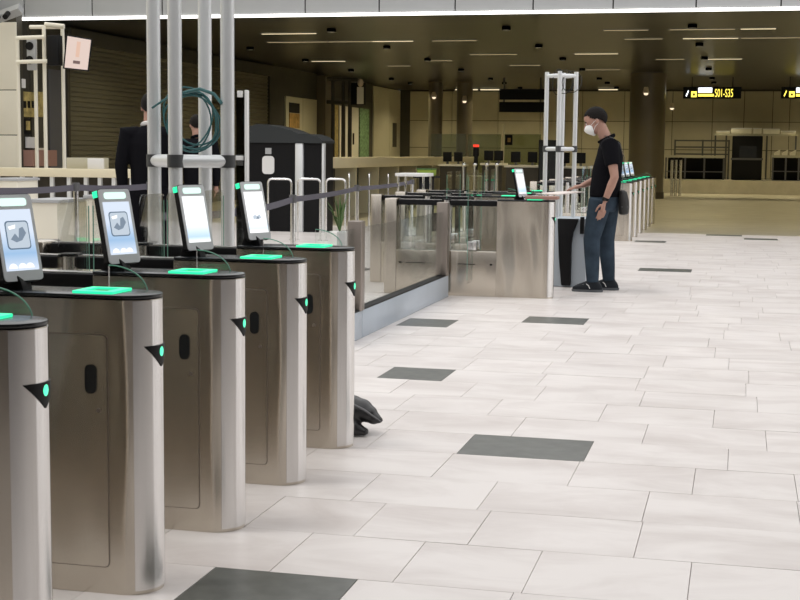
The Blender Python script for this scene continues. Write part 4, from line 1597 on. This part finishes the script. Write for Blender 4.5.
mb().box(g0.x - .05, g1.x + .05, 19.85, 20.25, g0.z - .03, g0.z).build('top', 'black', t, smooth=False)
mb().box(g0.x + .02, g1.x - .02, 19.95, 20.15, 0, g0.z - .03).build('column', 'black', t, smooth=False)

# ------------------------------------------------ glass screens and equipment in the far middle
for (a, b, nm) in ((431, 466, 'left one before the far columns'), (468, 501, 'middle one behind the red beacon'), (503, 541, 'right one behind the picture frame')):
    pa_, pb_ = P(a, 134, 42), P(b, 134, 42)
    t = thing('glass_screen', ((pa_.x + pb_.x) / 2, 42, 0), 'tall olive glass screen, ' + nm, 'glass screen', 'olive glass screens')
    mb().box(pa_.x, pb_.x, 42, 42.03, .1, pa_.z).build('pane', 'glass_olive', t, smooth=False)
    mb().box(pa_.x, pb_.x, 41.97, 42.06, 0, .1).build('shoe', 'alu', t, smooth=False)
p = P(476, 155, 30)
t = thing('beacon_post', (p.x, 30, 0), 'black post with a red beacon lamp on top', 'beacon')
mb().cyl((p.x, 30, .0), (p.x, 30, P(476, 147, 30).z), .045, 12).build('post', 'black', t)
mb().cyl((p.x, 30, P(476, 156, 30).z), (p.x, 30, P(476, 147, 30).z), .07, 12).build('lamp_housing', 'black', t)
mb().cyl((p.x, 30, P(476, 147, 30).z), (p.x, 30, P(476, 144.5, 30).z), .065, 12).build('beacon', 'red_lamp', t)
p = P(503.5, 124, 41)
t = thing('picture_stand', (p.x, 41, 0), 'thin pole with a dark framed notice in the far middle', 'notice stand')
mb().cyl((p.x, 41, 0), (p.x, 41, p.z), .035, 8).build('pole', 'wall_cream', t)
f0, f1 = P(505, 145, 40.9), P(512.5, 135, 40.9)
fr = mb().box(f0.x, f1.x, 40.9, 40.95, f0.z, f1.z).build('frame', 'black', t, smooth=False)
f0, f1 = P(507.5, 142, 40.88), P(510.5, 138, 40.88)
mb().box(f0.x, f1.x, 40.885, 40.9, f0.z, f1.z).build('picture', 'poster_orange', fr, smooth=False)
rt = random.Random(21)
desks = [(440, 462, 154, 34, 'left of the red beacon'), (482, 502, 153, 33, 'right of the red beacon'), (506, 540, 155, 31, 'left of the far mast'), (556, 588, 156, 31, 'between the far mast and the man')]
for (a, b, tp, Y, nm) in desks:
    pa_, pb_ = P(a, tp + 10, Y), P(b, tp + 10, Y)
    t = thing('control_desk', ((pa_.x + pb_.x) / 2, Y + .3, 0), 'dark control desk ' + nm, 'desk', 'dark control desks')
    mb().box(pa_.x, pb_.x, Y, Y + .6, 0, pa_.z - .05).build('body', 'counter_dark', t, smooth=False)
    mb().box(pa_.x - .04, pb_.x + .04, Y - .04, Y + .64, pa_.z - .05, pa_.z).build('top', 'wall_white', t, smooth=False)
    pm = (a + b) / 2
    for k, off in enumerate((-.28, .22)):
        cx = pa_.x + (pb_.x - pa_.x) * (.5 + off)
        mo = thing('monitor', (cx, Y + .3, pa_.z), 'black monitor on the %s side of the desk %s' % ('left' if k == 0 else 'right', nm), 'monitor', 'desk monitors')
        mb().box(cx - .11, cx + .11, Y + .28, Y + .33, pa_.z + .06, pa_.z + .30).build('display', 'black', mo, bevel=.01)
        mb().cyl((cx, Y + .32, pa_.z), (cx, Y + .32, pa_.z + .08), .03, 8).build('stand', 'dark_grey', mo)
# big dark cabinet behind the far mast
a, b = P(538, 178, 30.2), P(558, 140, 30.2)
t = thing('dark_cabinet', ((a.x + b.x) / 2, 30.4, 0), 'tall black equipment cabinet behind the far mast', 'cabinet')
mb().box(a.x, b.x, 30.2, 30.8, 0, b.z).build('body', 'black', t, bevel=.01)
mb().box(a.x + .03, b.x - .03, 30.18, 30.2, .5, b.z - .1).build('door', 'black_plate', t, smooth=False)

# ================================================================== SECURITY LANES on the far platform
YS = 51.5
sp = lambda px, py, Y=YS: P(px, py, Y)
a, b = sp(731, 178), sp(763, 136)
t = thing('xray_machine', ((a.x + b.x) / 2, YS + .6, ZP), 'large dark baggage scanner under the pale lit trays', 'scanner')
mb().box(a.x, b.x, YS, YS + 1.4, ZP, b.z).build('housing', 'black', t, bevel=.03)
q0, q1 = sp(739, 158), sp(757, 146)
mb().box(q0.x, q1.x, YS - .02, YS + .02, q0.z, q1.z).build('tunnel', 'black_plate', t, smooth=False)
mb().box(a.x - .03, b.x + .03, YS - .03, YS, sp(740, 160).z, sp(740, 158).z).build('conveyor', 'dark_grey', t, smooth=False)
for (pa_, pb_, nm) in ((665, 724, 'between the thick column and the scanner'), (772, 812, 'right of the baggage scanner')):
    a, b = sp(pa_, 156), sp(pb_, 156)
    t = thing('roller_table', ((a.x + b.x) / 2, YS + .4, ZP), 'dark roller table with open frame ' + nm, 'table')
    mb().box(a.x, b.x, YS, YS + .8, a.z - .05, a.z + .03).build('top', 'tray', t, smooth=False)
    mb().box(a.x, b.x, YS + .05, YS + .75, sp(pa_, 171).z - .03, sp(pa_, 171).z).build('shelf', 'dark_grey', t, smooth=False)
    for k in range(4):
        x = a.x + (b.x - a.x) * (k / 3) * .98 + .01
        mb().box(x, x + .06, YS + .02, YS + .08, ZP, a.z - .05).build('leg', 'dark_grey', t, smooth=False)
    mb().box(a.x + .08, b.x, YS + .70, YS + .74, ZP, a.z - .06).build('back_panel', 'black', t, smooth=False)
a, b = sp(674, 152, YS + .9), sp(730, 140, YS + .9)
t = thing('bag_rack', ((a.x + b.x) / 2, YS + 1.1, ZP), 'dark open rack behind the roller table', 'rack')
for py in (140.5, 147, 154):
    z = sp(700, py, YS + .9).z
    mb().box(a.x, b.x, YS + .9, YS + 1.3, z - .03, z + .02).build('shelf', 'dark_grey', t, smooth=False)
for x in (a.x, (a.x + b.x) / 2, b.x - .06):
    mb().box(x, x + .06, YS + .9, YS + .96, ZP, b.z).build('upright', 'dark_grey', t, smooth=False)
# pale trays above the scanner
for i, (pa_, pb_, py0, py1, nm) in enumerate(((716, 730, 131, 133.5, 'thin leftmost'), (731, 752, 128, 133.5, 'wide left'), (753, 762, 128, 133.5, 'short middle'), (763, 780, 129, 134, 'right middle'), (781, 796, 130.5, 133.5, 'flat rightmost'))):
    a, b = sp(pa_, py1, YS + 1.6), sp(pb_, py0, YS + 1.6)
    b.z += sp(740, 133.5, YS + 1.6).z - a.z
    a.z = sp(740, 133.5, YS + 1.6).z
    tr = thing('luggage_tray', ((a.x + b.x) / 2, YS + 1.8, a.z), 'pale cream tray on the shelf over the scanner, %s one' % nm, 'tray', 'trays over the scanner')
    mb().box(a.x + .01, b.x - .01, YS + 1.6, YS + 2.0, a.z, b.z).build('shell', 'wall_white', tr, bevel=.02)
    mb().box(a.x, b.x, YS + 1.59, YS + 2.01, b.z - .03, b.z).build('rim', 'white_plastic', tr, smooth=False)
a, b = sp(714, 135.5, YS + 1.6), sp(798, 133.7, YS + 1.6)
tz = sp(740, 133.5, YS + 1.6).z
t = thing('tray_shelf', ((a.x + b.x) / 2, YS + 1.8, ZP), 'high shelf on posts carrying the pale trays', 'shelf')
mb().box(a.x, b.x, YS + 1.55, YS + 2.05, tz - .07, tz - .004).build('board', 'tray', t, smooth=False)
for x in (a.x + .02, sp(728, 130).x - .1, sp(766, 130).x + .05, b.x - .08):
    mb().box(x, x + .06, YS + 1.98, YS + 2.04, ZP, b.z - .06).build('post', 'dark_grey', t, smooth=False)
for i, (px, nm) in enumerate(((777, 'left'), (785, 'middle'), (793, 'right'))):
    q = sp(px, 154, YS + .2)
    z0 = sp(772, 156).z + .03
    tr = thing('tote_tray', (q.x, YS + .35, z0), 'pale tray on the right roller table, %s of three' % nm, 'tray', 'trays on the right table')
    mb().add([(q.x - .09, YS + .2, z0), (q.x + .09, YS + .2, z0), (q.x + .09, YS + .5, z0), (q.x - .09, YS + .5, z0), (q.x - .105, YS + .18, z0 + .08), (q.x + .105, YS + .18, z0 + .2), (q.x + .105, YS + .52, z0 + .2), (q.x - .105, YS + .52, z0 + .08)], [(0, 1, 2, 3), (0, 4, 5, 1), (1, 5, 6, 2), (2, 6, 7, 3), (3, 7, 4, 0), (4, 7, 6, 5)]).build('shell', 'wall_white', tr, smooth=False)
    mb().box(q.x - .07, q.x + .07, YS + .25, YS + .45, z0 + .04, z0 + .06).build('bottom', 'tray', tr, smooth=False)
# dark barrier group left of the tables
for i, (px, nm) in enumerate(((672, 'left'), (676, 'middle'), (680.5, 'right'))):
    q = P(px, 170, 47)
    t = thing('lane_post', (q.x, 47, 0), 'steel lane post by the thick column, %s of three' % nm, 'post', 'lane posts')
    mb().cyl((q.x, 47, 0), (q.x, 47, P(px, 158, 47).z), .05, 10).build('post', 'steel_cap', t)
    mb().box(q.x - .055, q.x + .055, 46.95, 47.05, P(px, 160, 47).z, P(px, 157.5, 47).z).build('head', 'black', t, smooth=False)
